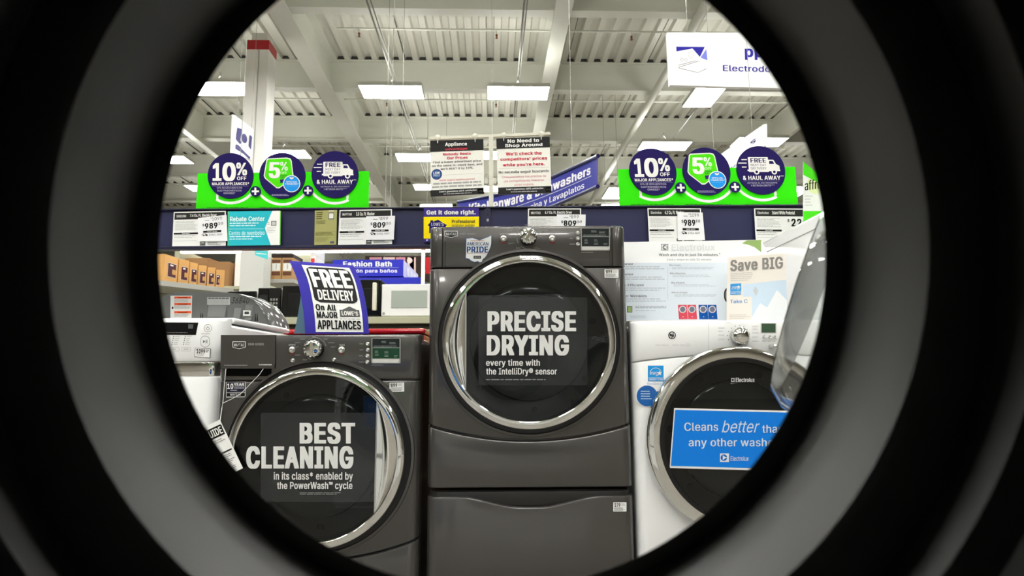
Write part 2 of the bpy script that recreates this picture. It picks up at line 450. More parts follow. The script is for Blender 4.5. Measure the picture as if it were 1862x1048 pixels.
# conduits running along the lamp rows
M_COND = mat('conduit', rgb(140, 140, 134), 0.35, 0.6)
for k, px in enumerate((711, 944)):
    p = LZ(px, 168, LZH)
    m = MB().tube([(p.x - .02, -2, 6.62), (p.x - .02, 30, 6.62)], .016, M_COND, 8).tube([(p.x + .03, -2, 6.66), (p.x + .03, 30, 6.66)], .011, M_COND, 6)
    tag(turn(m).build('lamp_conduit', smooth=40), ['pair of thin grey conduits running over the left row of lamps', 'pair of thin grey conduits running over the lamps above the right price sign'][k], 'conduit', 'conduits over the lamp rows')
p = LZ(1262, 215, 6.6)
tag(turn(MB().tube([(p.x - .1, 7, 6.62), (p.x - .1, 28, 6.62)], .02, M_COND, 8)).build('lamp_conduit', smooth=40), 'thin grey conduit above the slanted white sign at the right', 'conduit', 'conduits over the lamp rows')
# cable slung along the first beam
pts = []
for i in range(40):
    x = -4 + i * .28; pts.append((x, 10.05, 7.42 + .05 * math.sin(i * .9)))
tag(turn(MB().tube(pts, .014, M_BLACKP, 6)).build('slung_cable', smooth=40), 'thin black cable slung along the nearest roof beam', 'cable')
# ------------------------------------------------------------------ the washer the camera sits in: drum, door gasket, cabinet, open door
AX = ray(903, 480).normalized()
R0 = F / ray(903, 468).length                                # pixels -> radius per metre along the axis
wm = thing('washing_machine', (0, 0.06, 0.30), 'front-loading washing machine seen from inside, its dark round door opening framing the whole view', 'washing machine')
g = MB()
prof = [(.226, .228), (.2095, .231), (.2085, .236), (.209, .246), (.206, .2505), (.1855, .2515), (.180, .2545), (.1785, .262), (.1768, .285), (.1753, .300), (.1755, .3060), (.1745, .3078), (.1636, .3056),
        (.1650, .3075), (.1675, .3095), (.176, .313), (.190, .323), (.204, .338), (.214, .352), (.226, .372)]
g.lathe(prof, EYE, AX, M_RUBBER, 128).build('door_gasket', wm, 50)
d = MB()
d.lathe([(.226, .228), (.232, .222), (.246, .21), (.25, .19), (.25, -.22), (.235, -.245), (.0, -.25)], EYE, AX, mat('drum_steel', (0.55, 0.55, 0.54, 1), 0.3, 1.0, noise=.1, nscale=60), 96)
drum = d.build('drum', wm, 40)
for k in range(3):                                        # lifting baffles
    a = math.radians(30 + 120 * k); s = AX.cross(Vector((0, 0, 1))).normalized(); u = s.cross(AX)
    o = (s * math.cos(a) + u * math.sin(a)); t = (u * math.cos(a) - s * math.sin(a)); b = MB()
    vs = [EYE + AX * z + o * rr + t * w for z in (-.22, .12) for rr, w in ((.249, -.04), (.249, .04), (.2, .012), (.2, -.012))]
    b.add(vs, [(0, 1, 2, 3), (7, 6, 5, 4), (0, 4, 5, 1), (1, 5, 6, 2), (2, 6, 7, 3), (3, 7, 4, 0)], mat('baffle_plastic', rgb(120, 122, 124), .4)).build('baffle', drum, bevel=.006)
# cabinet: white sheet steel with a round hole
YC = .372; hc = EYE + AX * (YC / AX.y); c = MB(); x0, x1, z0, z1 = -.343, .343, .30, 1.26; N = 96; vs = []; fs = []
for i in range(N):
    a = 2 * math.pi * i / N; ca, sa = math.cos(a), math.sin(a)
    vs.append((hc.x + .224 * ca, YC, hc.z + .228 * sa))
for i in range(N):
    a = 2 * math.pi * i / N; ca, sa = math.cos(a), math.sin(a)
    k = min(((x1 if ca > 0 else x0) - hc.x) / ca if abs(ca) > 1e-6 else 9e9, ((z1 if sa > 0 else z0) - hc.z) / sa if abs(sa) > 1e-6 else 9e9)
    vs.append((hc.x + k * ca, YC, hc.z + k * sa))
fs = [(i, (i + 1) % N, N + (i + 1) % N, N + i) for i in range(N)]
c.add(vs, fs, M_WENAMEL)
for a, b in (((x0, -.42, z0), (x0 + .004, YC, z1)), ((x1 - .004, -.42, z0), (x1, YC, z1)), ((x0, -.42, z1 - .01), (x1, YC, z1)), ((x0, -.424, z0), (x1, -.42, z1)), ((x0, -.42, z0), (x1, YC, z0 + .01))): c.box(a, b, M_WENAMEL)
c.build('cabinet', wm)
tub = MB(); tub.lathe([(.222, .30), (.262, .24), (.268, .2), (.268, -.24), (.02, -.262)], EYE, AX, M_BLACKP, 64); tub.build('outer_tub', wm, 40)
MB().box((-.343, -.42, 0), (.343, .37, .29), M_WENAMEL).build('plinth', wm, bevel=.01)
# the open door with its clear bowl, swung out to the right
dn = Vector((-.80, .45, .36)).normalized(); dc = W(1468, 505, .66) - dn * .158     # bowl bulges along dn
M_BOWL = mat('bowl_glass', (0.98, 1.0, 1.0, 1), 0.02, trans=1.0, ior=1.47)
door = MB(); door.lathe([(.178, -.054), (.214, -.054), (.222, -.062), (.222, -.08), (.205, -.095), (.150, -.095), (.178, -.054)], dc, dn, M_WENAMEL, 96)
dr = door.build('door', wm, 40)
b = MB(); b.lathe([(.182, -.05), (.176, -.02), (.166, .02), (.154, .07), (.146, .115), (.140, .138), (.127, .152), (.0, .158), (.0, .1565), (.1265, .1505), (.1387, .137), (.1446, .1145), (.1526, .0695), (.1646, .0195), (.1746, -.0205), (.1806, -.05), (.182, -.05)], dc, dn, M_BOWL, 96)
b.build('glass_bowl', dr, 40)
h = MB().box((.232, YC - .002, hc.z - .1), (.25, .45, hc.z + .1), M_SATIN); h.build('hinge', wm, bevel=.004)
# ------------------------------------------------------------------ appliance builders
YF = 2.10                                                     # plane of the appliance fronts
FS = face_sheet(YF - .0008)
def X_(px, py, Y=YF): return W(px, py, Y).x
def Z_(px, py, Y=YF): return W(px, py, Y).z
def shell(mb, x0, x1, y0, y1, z0, z1, m, rc=.03):             # body with rounded upright front corners
    pl = [(x0, y1), (x1, y1)]
    for cx, a in ((x1 - rc, 0), (x0 + rc, -90)):
        for k in range(6):
            t = math.radians(a - 90 * k / 5); pl.append((cx + rc * math.cos(t), y0 + rc + rc * math.sin(t)))
    n = len(pl); vs = [(x, y, z0) for x, y in pl] + [(x, y, z1) for x, y in pl]
    mb.add(vs, [tuple(range(n)), tuple(range(2 * n - 1, n - 1, -1))] + [(i, (i + 1) % n, n + (i + 1) % n, n + i) for i in range(n)], m)
def front(mb, x0, x1, y, zb, zt, m, rc=.034, th=.03, n=28, ledge=.004, pillar=0.0):
    """front panel: flat in the middle, rounded back at both upright edges; zb, zt are functions of -1..1"""
    hw = (x1 - x0) / 2; xc = (x0 + x1) / 2
    if pillar: ts = [(-1, rc + pillar)]; 
    xs = [(-hw + rc * (1 - math.cos(math.radians(90 * k / 6))), rc * (1 - math.sin(math.radians(90 * k / 6)))) for k in range(7)]
    if pillar:
        xs += [(-hw + rc + pillar * .5, 0), (-hw + rc + pillar * .72, .006), (-hw + rc + pillar, .0062), (-hw + rc + pillar * 1.15, .0)]
    k0 = xs[-1][0]
    xs += [(k0 + (-2 * k0) * k / n, 0) for k in range(1, n)] + [(-a, b) for a, b in xs[::-1]]
    yo = y - (0.0)
    N = len(xs); e = ledge; vs = []
    for a, b in xs:
        t = a / hw; z0 = zb(t); z1 = zt(t)
        vs += [(xc + a, yo + b + th, z0), (xc + a, yo + b + e, z0), (xc + a, yo + b + e * .3, z0 + e * .3), (xc + a, yo + b, z0 + e),
               (xc + a, yo + b, z1 - e), (xc + a, yo + b + e * .3, z1 - e * .3), (xc + a, yo + b + e, z1), (xc + a, yo + b + th, z1)]
    fs = []
    for i in range(N - 1):
        for k in range(8): fs.append((i * 8 + k, i * 8 + (k + 1) % 8, (i + 1) * 8 + (k + 1) % 8, (i + 1) * 8 + k))
    fs.append(tuple(range(8))[::-1]); fs.append(tuple((N - 1) * 8 + k for k in range(8)))
    mb.add(vs, fs, m)
AY = (0, -1, 0)
def dial(parent, px, py, r, y=YF, m=M_CHROME, body=M_BLACKP, ridge=25, name='dial'):
    c = W(px, py, y); mb = MB()
    mb.lathe([(r * 1.05, 0), (r * 1.02, .012), (r * .96, .014)], c, AY, body, 40)
    mb.lathe([(r * .96, .012), (r, .014), (r * .97, .024), (r * .86, .031), (r * .72, .033), (0, .0335)], c, AY, m, 40)
    if ridge is None:
        mb.lathe([(r * .95, .030), (r * .8, .036), (r * .5, .041), (0, .043)], c, AY, m, 40)
    else:
        for k in range(14):                                    # shallow finger notches round the rim
            t = 2 * math.pi * k / 14; p = c + Vector((math.cos(t) * r * .93, -.026, math.sin(t) * r * .93))
            mb.lathe([(0, .006), (r * .10, .004), (r * .12, -.004)], p, AY, M_SATIN, 8)
    if ridge is not None:
        a = math.radians(ridge); d = Vector((math.sin(a), 0, math.cos(a)))
        mb.bar(c + d * r * .8 + Vector((0, -.036, 0)), c - d * r * .8 + Vector((0, -.036, 0)), r * .42, .012, m, up=(0, 1, 0))
    return mb.build(name, parent, 40, bevel=.0015)
def button(parent, px, py, r, y=YF, m=M_SATIN, name='button'):
    rr = r / F * (y + .05); c = W(px, py, y)
    return MB().lathe([(rr * 1.2, 0), (rr * 1.2, .002), (rr, .003), (rr * .95, .008), (rr * .6, .010), (0, .0085)], c, AY, m, 20).build(name, parent, 40)
def badge(sh, mb, x0, y0, x1, y1, txt):
    h = y1 - y0; w = x1 - x0; ym = y0 + h * .78
    o = [(x0, y0), (x1, y0), (x1, ym), ((x0 + x1) / 2, y1), (x0, ym)]
    k = w * .055; i_ = [(x0 + k, y0 + k), (x1 - k, y0 + k), (x1 - k, ym - k * .6), ((x0 + x1) / 2, y1 - k), (x0 + k, ym - k * .6)]
    sh.flat(mb, o, ink(205, 205, 202), .001); sh.flat(mb, i_, ink(28, 28, 28), .0014)
    sh.text(mb, txt, x0 + w * .12, y0 + h * .26, x1 - w * .12, y0 + h * .66, ink(210, 210, 208), .02, .0018)
def sticker(parent, poly, m, name='sticker', sh=None, label=None):
    mb = MB(); (sh or FS).panel(mb, poly, m, .0004); return mb, (sh or FS)
def price_tag(parent, x0, y0, x1, y1, num, sh=None, skew=0):
    sh = (sh or FS); s = sh.sub(((x0, y0), (x1, y0 - skew), (x1, y1 - skew), (x0, y1)), 30, 19); mb = MB()
    S = Sheet(lambda u, v: s.fn(u, v) + Vector((0, -.0012, 0)), s.n)
    S.panel(mb, rrect(0, 0, 30, 19, 1), CARD, .0012)
    S.text(mb, '$', 1.2, 1.6, 2.8, 5, BLACK, .02); S.text(mb, num, 3, 1.2, 16, 9, BLACK, .05)
    S.bars(mb, 18, 1.6, 28, 8, 3, GREY, .4); S.bars(mb, 2, 10.5, 28, 18, 4, ink(90, 90, 90), .45)
    o = mb.build('price_label', parent); o['label'] = 'small white price label reading ' + num
    return o
def round_door(root, cx, cz, r, y, ringm=M_CHROME, crescent=None, gw=.030, ring_w=.028, handle_side=None):
    """door standing proud of the front: black groove, ring, flat dark pane, drum mouth behind it"""
    c = Vector((cx, y, cz))
    if crescent: MB().lathe([(r + .027, -.001), (r + .025, .005), (r + .017, .006), (r + .0135, .001)], c, AY, M_GRAPH, 96).lathe([(r + .0138, .0012), (r - .02, .0012)], c, AY, M_BLACKP, 96).build('door_recess', root, 40)
    else: MB().lathe([(r - ring_w + .008, .0462), (r - ring_w, .0475), (r - ring_w - .006, .0462), (r - ring_w - .0075, .0415)], c, AY, M_BLACKP, 96).build('door_gasket', root, 40)
    d = MB().lathe([(r - .004, .002), (r, .012), (r - .001, .033), (r - .004, .0385), (r - .008, .040), (r - ring_w + .005, .0455), (r - ring_w + .002, .0445), (r - ring_w, .041), (r - ring_w, .03)], c, AY, ringm, 128).build('door', root, 50)
    ri = r - ring_w + .001
    # inside: dark funnel and drum bowl seen through the pane
    i_ = MB().lathe([(ri, .03), (ri * .97, .012), (ri * .80, .006), (ri * .76, .004)], c, AY, mat('funnel_grey', rgb(58, 60, 61), .3), 96)
    i_.lathe([(ri * .76, .004), (ri * .74, .020), (ri * .68, .027), (ri * .5, .026), (ri * .42, .022), (ri * .30, .0235), (0, .024)], c, AY, mat('bowl_smoke', rgb(74, 77, 78), .14, coat=.6), 64)
    for k in range(7):
        a = 2 * math.pi * k / 7 + .3; i_.lathe([(.012, .0), (.010, .004), (0, .005)], c + Vector((math.cos(a) * ri * .86, -.008, math.sin(a) * ri * .86)), AY, M_DARKIN, 12)
    i_.build('door_bowl', d, 40)
    chord = crescent                                            # x offset of the handle chord, sign gives the side
    pts = [(c.x + ri * math.cos(2 * math.pi * k / 96), c.z + ri * math.sin(2 * math.pi * k / 96)) for k in range(96)]
    if chord is None: gl = pts
    else:
        sg = 1 if chord > 0 else -1; a = math.acos(abs(chord) / ri)
        base = 0 if sg > 0 else math.pi
        gl = [(c.x + ri * math.cos(base + a + (2 * math.pi - 2 * a) * k / 90), c.z + ri * math.sin(base + a + (2 * math.pi - 2 * a) * k / 90)) for k in range(91)]
        m = MB(); n = 24; vs = []
        for k in range(n + 1):
            t = base - a + 2 * a * k / n; zz = c.z + ri * math.sin(t)
            for j in range(7):
                x = c.x + chord + (c.x + ri * math.cos(t) - c.x - chord) * j / 6
                vs.append((x, y - .040 + .005 * math.sin(math.pi * j / 6) * abs(math.sin(math.pi * k / n)) , zz))
        m.add(vs, [(k * 7 + j, k * 7 + j + 1, (k + 1) * 7 + j + 1, (k + 1) * 7 + j) for k in range(n) for j in range(6)], M_CHROME)
        m.bar((c.x + chord, y - .040, c.z - ri * math.sin(a)), (c.x + chord, y - .040, c.z + ri * math.sin(a)), .004, .006, M_SATIN)
        o = m.build('handle', d, 60); o['label'] = 'mirror-bright crescent handle pocket'
    p = MB(); yg = y - .0405; n = len(gl)
    p.add([(x, yg, z) for x, z in gl] , [tuple(range(n))], M_TINT)
    p.build('pane', d)
    return d, yg
# ------------------------------------------------------------------ graphite dryer on its pedestal (centre)
k4 = crop(770, 400, 2.62); k7 = crop(780, 400, 7.758); k8 = crop(1020, 400, 8.736)
dx0, dx1 = X_(778, 640), X_(1144, 640); dtop = Z_(960, 411); dbot = Z_(960, 889)
dry = thing('clothes_dryer', ((dx0 + dx1) / 2, 2.45, dbot), 'graphite grey front-loading dryer raised on a pedestal, PRECISE DRYING printed on its round door', 'dryer')
b = MB(); shell(b, dx0 + .004, dx1 - .004, YF + .02, YF + .72, dbot, dtop - .012, M_GRAPH); b.build('cabinet', dry, 40, bevel=.006)
zs = Z_(960, 487)
cp = MB(); front(cp, dx0, dx1, YF, lambda t: zs + .002, lambda t: dtop, M_GRAPH, ledge=.008, pillar=.02)
def smile(x0, xm, ym, ye):                                      # seam heights: middle ym, ends ye (pixels)
    a, b_ = Z_(xm, ym), Z_(xm, ye); return lambda t: a + (b_ - a) * t * t
sd = smile(960, 962, 801, 772)
fp = MB(); front(fp, dx0, dx1, YF, lambda t: sd(t) + .003, lambda t: zs - .002, M_GRAPH); fp.build('front_panel', dry, 35)
lp = MB(); front(lp, dx0, dx1, YF - .006, lambda t: dbot + .004, lambda t: sd(t) - .003, M_GRAPH, ledge=.007); lp.build('lower_panel', dry, 35)
c = W(962, 620, YF - .035); R_D = 152.5 / F * 2.15
ddoor, yg = round_door(dry, c.x, c.z, R_D, YF, crescent=X_(847, 620, YF - .04) - c.x)
# lettering film on the pane
gs = face_sheet(yg - .0012)
m = MB(); gs.panel(m, rrect(870, 541, 1068, 701, 4), M_CLING, .0006)
gs.text(m, 'PRECISE', 886.4, 566.2, 1047.5, 603.4, ink(214, 214, 212), .078); gs.text(m, 'DRYING', 885, 609.5, 1034.5, 647, ink(214, 214, 212), .078)
gs.text(m, 'every time with', 883.7, 654, 981.8, 668.5, ink(214, 214, 212), .035); gs.text(m, 'the IntelliDry® sensor', 884, 669.5, 1012.7, 684.6, ink(214, 214, 212), .035)
gs.bars(m, 884, 690, 992, 693, 1, ink(150, 150, 150), .5, ragged=0)
o = m.build('door_cling', ddoor); o['label'] = 'clear film lettered PRECISE DRYING'
def maytag_panel(root, m, bx, ser, knob, pwr, start, disp, small, green, tick_r=21):
    badge(FS, m, *bx, 'MAYTAG'); FS.text(m, ser[0], *ser[1:], ink(150, 150, 148), .03)
    for (px, py, x0, x1, y0, y1, word) in (pwr, start):
        FS.text(m, word, x0, y0, x1, y1, ink(170, 170, 168), .02); FS.flat(m, rect(px - 5, py + 6.6, px + 5, py + 7.8), ink(150, 40, 40))
    kx, ky = knob[:2]
    for a0, a1 in ((-165, -15), (75, 130), (150, 175)):
        FS.strip(m, circ(kx, ky, tick_r, 24, a0, a1), circ(kx, ky, tick_r - .7, 24, a0, a1), ink(150, 150, 148), closed=False)
    for a in (-172, -150, -128, -90, -52, -30, -8, 150, 90, 62, 118):
        tx = kx + (tick_r + 7) * math.cos(math.radians(a)) * 1.25; ty = ky + (tick_r + 1.5) * math.sin(math.radians(a))
        FS.bars(m, tx - 6, ty - 1.2, tx + 6, ty + 1.2, 2, ink(140, 140, 138), .4, .0009, .5)
    for px, py in small: FS.bars(m, px - 15, py - .8, px - 5, py + 1, 1, ink(140, 140, 138), .7)
    x0, y0, x1, y1 = disp
    FS.bars(m, x0, y1 + 2.5, x0 + 22, y1 + 4, 1, ink(140, 140, 138), .6, ragged=0)
    cpo = m.build('control_panel', root, 35)
    dial(cpo, kx, ky, knob[2] / F * 2.15, ridge=knob[3])
    button(cpo, pwr[0], pwr[1], 4.6, name='power_button'); button(cpo, start[0], start[1], 4.8, name='start_button')
    for px, py in small: button(cpo, px, py, 3.0)
    s = MB(); FS.panel(s, rrect(x0, y0, x1, y1, 1), M_SATIN, .002)
    h = y1 - y0; FS.flat(s, rect(x0 + 1.6, y0 + 1, x1 - 1.6, y0 + h * .36), ink(34, 38, 38)); FS.flat(s, rect(x0 + 1.6, y0 + h * .36, x1 - 1.6, y0 + h * .40), ink(120, 125, 122))
    FS.flat(s, rect(x0 + 1.6, y0 + h * .40, x1 - 1.6, y1 - h * .19), green)
    for ax, ay, w in ((.35, .12, .2), (.62, .16, .28), (.08, .3, .85), (.12, .5, .12), (.12, .62, .14), (.45, .52, .14), (.45, .66, .16), (.78, .68, .14)):
        FS.bars(s, x0 + (x1 - x0) * ax, y0 + h * ay, x0 + (x1 - x0) * (ax + w), y0 + h * (ay + .1), 2, ink(130, 140, 134), .45, .0010, .3)
    for k in range(3):
        a = x0 + 1.8 + k * (x1 - x0 - 3.6) / 3; FS.panel(s, [], M_SATIN) if False else None
        FS.flat(s, rect(a + .4, y1 - h * .18, a + (x1 - x0 - 3.6) / 3 - .4, y1 - 1), ink(196, 196, 192), .0016)
    s.build('display', cpo)
    return cpo
cpo = maytag_panel(dry, cp, (808.3, 420, 832, 433), ('2000 SERIES', 836, 424, 864.5, 427.2), (960.5, 432, 14.6, 28),
             (915.7, 434, 909.5, 922, 424.3, 427.6, 'power'), (1004, 434, 999.5, 1009, 424.3, 427.4, 'start'),
             (1056.4, 414.8, 1108.9, 456), [(1050.3, 424), (1050.7, 434), (1051, 444.4)], ink(34, 38, 40))
# state-shaped sticker
m = MB(); oh = k7(520, 258, 610, 250, 660, 265, 715, 285, 770, 262, 830, 240, 888, 212, 886, 330, 878, 372, 840, 462, 820, 500, 790, 540, 762, 560, 745, 600, 715, 608, 690, 590, 640, 602, 590, 582, 560, 555, 512, 545)
cxo = sum(p[0] for p in oh) / len(oh); cyo = sum(p[1] for p in oh) / len(oh)
FS.flat(m, oh, ink(50, 80, 140), .0008); FS.flat(m, [(cxo + (x - cxo) * .95, cyo + (y - cyo) * .95) for x, y in oh], ink(205, 208, 206), .0012)
FS.text(m, 'AMERICAN', *k7(535, 315)[0], *k7(838, 366)[0], ink(30, 58, 104), .03, .0016); FS.text(m, 'PRIDE', *k7(535, 378)[0], *k7(835, 463)[0], ink(24, 62, 120), .05, .0016)
FS.flat(m, rect(*k7(630, 508)[0], *k7(735, 550)[0]), ink(40, 46, 50), .0015); FS.text(m, 'MAYTAG', *k7(645, 520)[0], *k7(720, 540)[0], ink(190, 190, 188), .01, .0019)
FS.bars(m, *k7(590, 292)[0], *k7(780, 308)[0], 1, ink(170, 90, 80), .5, .0016, 0); FS.bars(m, *k7(535, 472)[0], *k7(835, 484)[0], 1, ink(170, 90, 80), .4, .0016, 0)
o = m.build('sticker', cpo); o['label'] = 'silver state-shaped sticker reading AMERICAN PRIDE'
price_tag(dry, 1099.3, 490, 1124.6, 505.4, '899', skew=-.4)
# pedestal
ped = thing('pedestal', ((dx0 + dx1) / 2, 2.45, 0), 'graphite grey drawer pedestal under the raised dryer, small 279 price label on it', 'pedestal')
ptop = Z_(960, 893)
b = MB(); shell(b, dx0 + .004, dx1 - .004, YF + .02, YF + .7, 0, ptop, M_GRAPH); b.build('cabinet', ped, 40, bevel=.006)
b = MB(); front(b, dx0 + .01, dx1 - .01, YF + .012, lambda t: ptop - .05, lambda t: ptop - .004, mat('recess_grey', rgb(48, 47, 46), .4, .4), ledge=.002); b.build('finger_recess', ped, 35)
za, zm_ = Z_(800, 904), Z_(965, 923)
def wav(t):
    u = min(1, max(0, (abs(t) - .08) / .62)); s = u * u * (3 - 2 * u); return zm_ + (za - zm_) * s
b = MB(); front(b, dx0, dx1, YF - .004, lambda t: .03, wav, M_GRAPH, ledge=.007); pdw = b.build('drawer', ped, 35)
price_tag(pdw, 1115, 914, 1139, 930.5, '279', face_sheet(YF - .004))
MB().box((dx0 + .02, YF + .03, 0), (dx1 - .02, YF + .05, .03), M_BLACKP).build('kick_plate', ped)
# ------------------------------------------------------------------ graphite washer standing on the floor (left)
wx0, wx1 = X_(393, 700), X_(764, 700); wtop = Z_(590, 609)
wsh = thing('washing_machine', ((wx0 + wx1) / 2, 2.45, 0), 'graphite grey front-loading washer with BEST CLEANING printed on its round door', 'washing machine')
b = MB(); shell(b, wx0 + .004, wx1 - .004, YF + .02, YF + .74, .02, wtop - .012, M_GRAPH); b.build('cabinet', wsh, 40, bevel=.008)
zs = Z_(590, 692.5)
wcpm = cp = MB(); front(cp, wx0, wx1, YF, lambda t: zs + .002, lambda t: wtop, M_GRAPH, ledge=.009); 
sw = smile(580, 580, 1020, 982)
fp = MB(); front(fp, wx0, wx1, YF, lambda t: sw(t) + .003, lambda t: zs - .002, M_GRAPH); fp.build('front_panel', wsh, 35)
lp = MB(); front(lp, wx0, wx1, YF - .006, lambda t: .03, lambda t: sw(t) - .003, M_GRAPH, ledge=.007); lp.build('lower_panel', wsh, 35)
for sx in (wx0 + .06, wx1 - .06):
    for sy in (YF + .08, YF + .66): MB().lathe([(.02, 0), (.02, .012), (.012, .03)], (sx, sy, 0), (0, 0, 1), M_BLACKP, 12, cap0=True).build('foot', wsh)
cz0, cz1 = Z_(573, 675, YF - .02), Z_(600, 994.5, YF - .02)
c = W(573, 830, YF - .035)
wdoor, yg = round_door(wsh, c.x, (cz0 + cz1) / 2 + .003, R_D, YF, crescent=X_(683.5, 830, YF - .04) - c.x)
gs = face_sheet(yg - .0012); lw = ink(214, 214, 212)
m = MB(); gs.panel(m, rrect(474, 751, 682.5, 913, 4), M_CLING, .0006)
gs.text(m, 'BEST', 545, 768.8, 646, 807.5, lw, .078); gs.text(m, 'CLEANING', 447.7, 811.8, 642.6, 852.8, lw, .078)
gs.text(m, 'in its class* enabled by', 498, 858.8, 641.8, 876.3, lw, .035); gs.text(m, 'the PowerWash™ cycle', 504, 876.8, 641, 893, lw, .035)
gs.bars(m, 545, 896, 641, 901, 2, ink(150, 150, 150), .4, ragged=.4)
o = m.build('door_cling', wdoor); o['label'] = 'clear film lettered BEST CLEANING'
k6 = crop(380, 590, 6.986)
wcp = maytag_panel(wsh, wcpm, (423, 621.2, 447, 635.3), ('2000 SERIES', 451, 624.3, 480, 628.3), (573, 635, 15.2, 0),
             (531.2, 636.5, 525.3, 538, 626, 629.8, 'power'), (621.2, 636.5, 617, 627, 625.8, 629.6, 'start'),
             (675.5, 615.2, 728.3, 661.2), [(668.8, 625.8), (668.8, 636.8), (668.2, 647.7), (668, 658.8)], ink(28, 62, 44))
button(wcp, 532.7, 656, 3.1); button(wcp, 607.8, 654.8, 3.0)
# dispenser drawer, upper left
b = MB(); ds = face_sheet(YF - .004)
ds.panel(b, [(401.5, 609.6), (500.5, 609.6), (500.2, 663), (497, 670.5), (401, 670.5)], M_GRAPH, .012); m = b; s2 = face_sheet(YF - .0044); badge(s2, m, 423, 621.2, 447, 635.3, 'MAYTAG'); s2.text(m, '2000 SERIES', 451, 624.3, 480, 628.3, ink(150, 150, 148), .03)
s2.bars(m, 408, 664, 450, 666, 1, ink(150, 150, 148), .6, ragged=0); s2.bars(m, 471, 662.6, 494, 665.6, 1, ink(190, 190, 188), .7, ragged=0)
b.build('dispenser_drawer', wcp)
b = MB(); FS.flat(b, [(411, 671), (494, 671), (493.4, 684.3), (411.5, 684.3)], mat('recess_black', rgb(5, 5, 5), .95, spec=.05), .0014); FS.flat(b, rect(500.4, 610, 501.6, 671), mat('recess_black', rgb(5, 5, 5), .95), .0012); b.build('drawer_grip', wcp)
# warranty sticker, price label
m = MB(); FS.panel(m, [(411, 695.5), (446.6, 694.5), (446.6, 722.8), (411.4, 723.4)], ink(196, 196, 194), .0004)
FS.flat(m, [(412, 695.8), (445.4, 695), (445.4, 713.2), (412.2, 713.8)], ink(30, 28, 44), .0006); FS.flat(m, [(412.2, 715), (445.4, 714.4), (445.4, 721), (412.2, 721.6)], ink(22, 22, 22), .0006)
FS.text(m, '10', 413.5, 697.8, 424.5, 707.6, ink(230, 230, 230), .05); FS.text(m, 'YEAR', 425.4, 696.8, 444, 702.2, ink(230, 230, 230), .05)
FS.bars(m, 426, 703.4, 444, 707.8, 2, ink(150, 150, 160), .7, ragged=0); FS.bars(m, 419, 709.6, 438, 711.4, 1, ink(170, 170, 180), .6); FS.text(m, 'MAYTAG', 419, 715.8, 438, 720, ink(215, 215, 215), .02)
o = m.build('sticker', wsh); o['label'] = 'black and silver sticker reading 10 YEAR'
price_tag(wsh, 708.3, 696.6, 735, 713.2, '899', skew=.8)
# ------------------------------------------------------------------ white washer at the right
ex0, ex1 = X_(1152, 700), X_(1152, 700) + .69; etop = Z_(1250, 583)
elx = thing('washing_machine', ((ex0 + ex1) / 2, 2.45, 0), 'white front-loading washer with a wide chrome door ring and a blue sign in its door', 'washing machine')
b = MB(); shell(b, ex0 + .003, ex1 - .003, YF + .02, YF + .76, .02, etop - .01, M_WENAMEL); b.build('cabinet', elx, 40, bevel=.01)
za, zb_ = Z_(1154, 660), Z_(1345, 645); zc_ = (ex0 + ex1) / 2
def arch(t): return zb_ + (za - zb_) * t * t
cp = MB(); front(cp, ex0, ex1, YF, lambda t: arch(t) + .0012, lambda t: etop, M_WENAMEL, ledge=.012); m = cp
fp = MB(); front(fp, ex0, ex1, YF, lambda t: .09, lambda t: arch(t) - .0012, M_WENAMEL, ledge=.003); fp.build('front_panel', elx, 35)
MB().box((ex0 + .02, YF + .03, 0), (ex1 - .02, YF + .06, .09), M_WENAMEL).build('kick_plate', elx)
FS.flat(m, rect(1288, 586, 1288.6, 648), ink(190, 190, 190))
FS.strip(m, circ(1222, 610, 7, 24), circ(1222, 610, 5.4, 24), ink(60, 60, 60)); FS.flat(m, [(1217, 606), (1227, 611), (1218, 612)], ink(70, 70, 70)); FS.flat(m, [(1224, 604), (1226, 612), (1220, 616)], ink(90, 90, 90))
FS.text(m, 'Perfect Balance', 1192, 626, 1216, 629.4, ink(196, 196, 196)); FS.text(m, 'Perfect Steam', 1223, 626, 1246, 629.4, ink(196, 196, 196)); FS.strip(m, circ(1251, 628, 3, 16), circ(1251, 628, 2.4, 16), ink(190, 190, 190))
for a in range(-200, 31, 23):
    a_ = math.radians(a); x, y = 1343 + 20 * math.cos(a_), 611.5 + 19 * math.sin(a_)
    FS.flat(m, circ(x, y, .8, 8), ink(60, 60, 60)); sx = 1 if math.cos(a_) > 0 else -1
    bx = 1343 + sx * 27 if abs(math.cos(a_)) > .35 else 1343 + 34 * math.cos(a_) * 1.3
    FS.bars(m, bx - 6 + sx * 4, y - 1.6 + (-6 if abs(math.cos(a_)) < .35 else 0), bx + 6 + sx * 4, y + 1.6 + (-6 if abs(math.cos(a_)) < .35 else 0), 2, ink(175, 175, 175), .35)
FS.panel(m, rect(1383.3, 587.6, 1411.5, 605.6), ink(190, 190, 188), .0005); FS.flat(m, rect(1385, 588.8, 1410, 604.8), ink(62, 86, 66))
for x in (1389, 1399, 1408): FS.bars(m, x - 4, 620, x + 4, 622, 1, ink(175, 175, 175), .6)
ecp = m.build('control_panel', elx, 35)
dial(ecp, 1343, 611.7, 15.2 / F * 2.15, ridge=None, body=M_SATIN); dial(ecp, 1401.6, 630.5, 4.2 / F * 2.15, ridge=None, body=M_SATIN, name='program_knob')
for x in (1389, 1399, 1408.5): button(ecp, x, 613, 2.4, m=M_CHROME)
c = W(1346, 800, YF - .03); RE = 160 / F * 2.15
edoor, yg = round_door(elx, c.x, c.z, RE, YF, ring_w=.047)
gs = face_sheet(yg - .0012)
m = MB(); q = ((1226, 742.4), (1440, 747.6), (1440, 857.5), (1217.5, 851.5)); s = gs.sub(q, 220, 110)
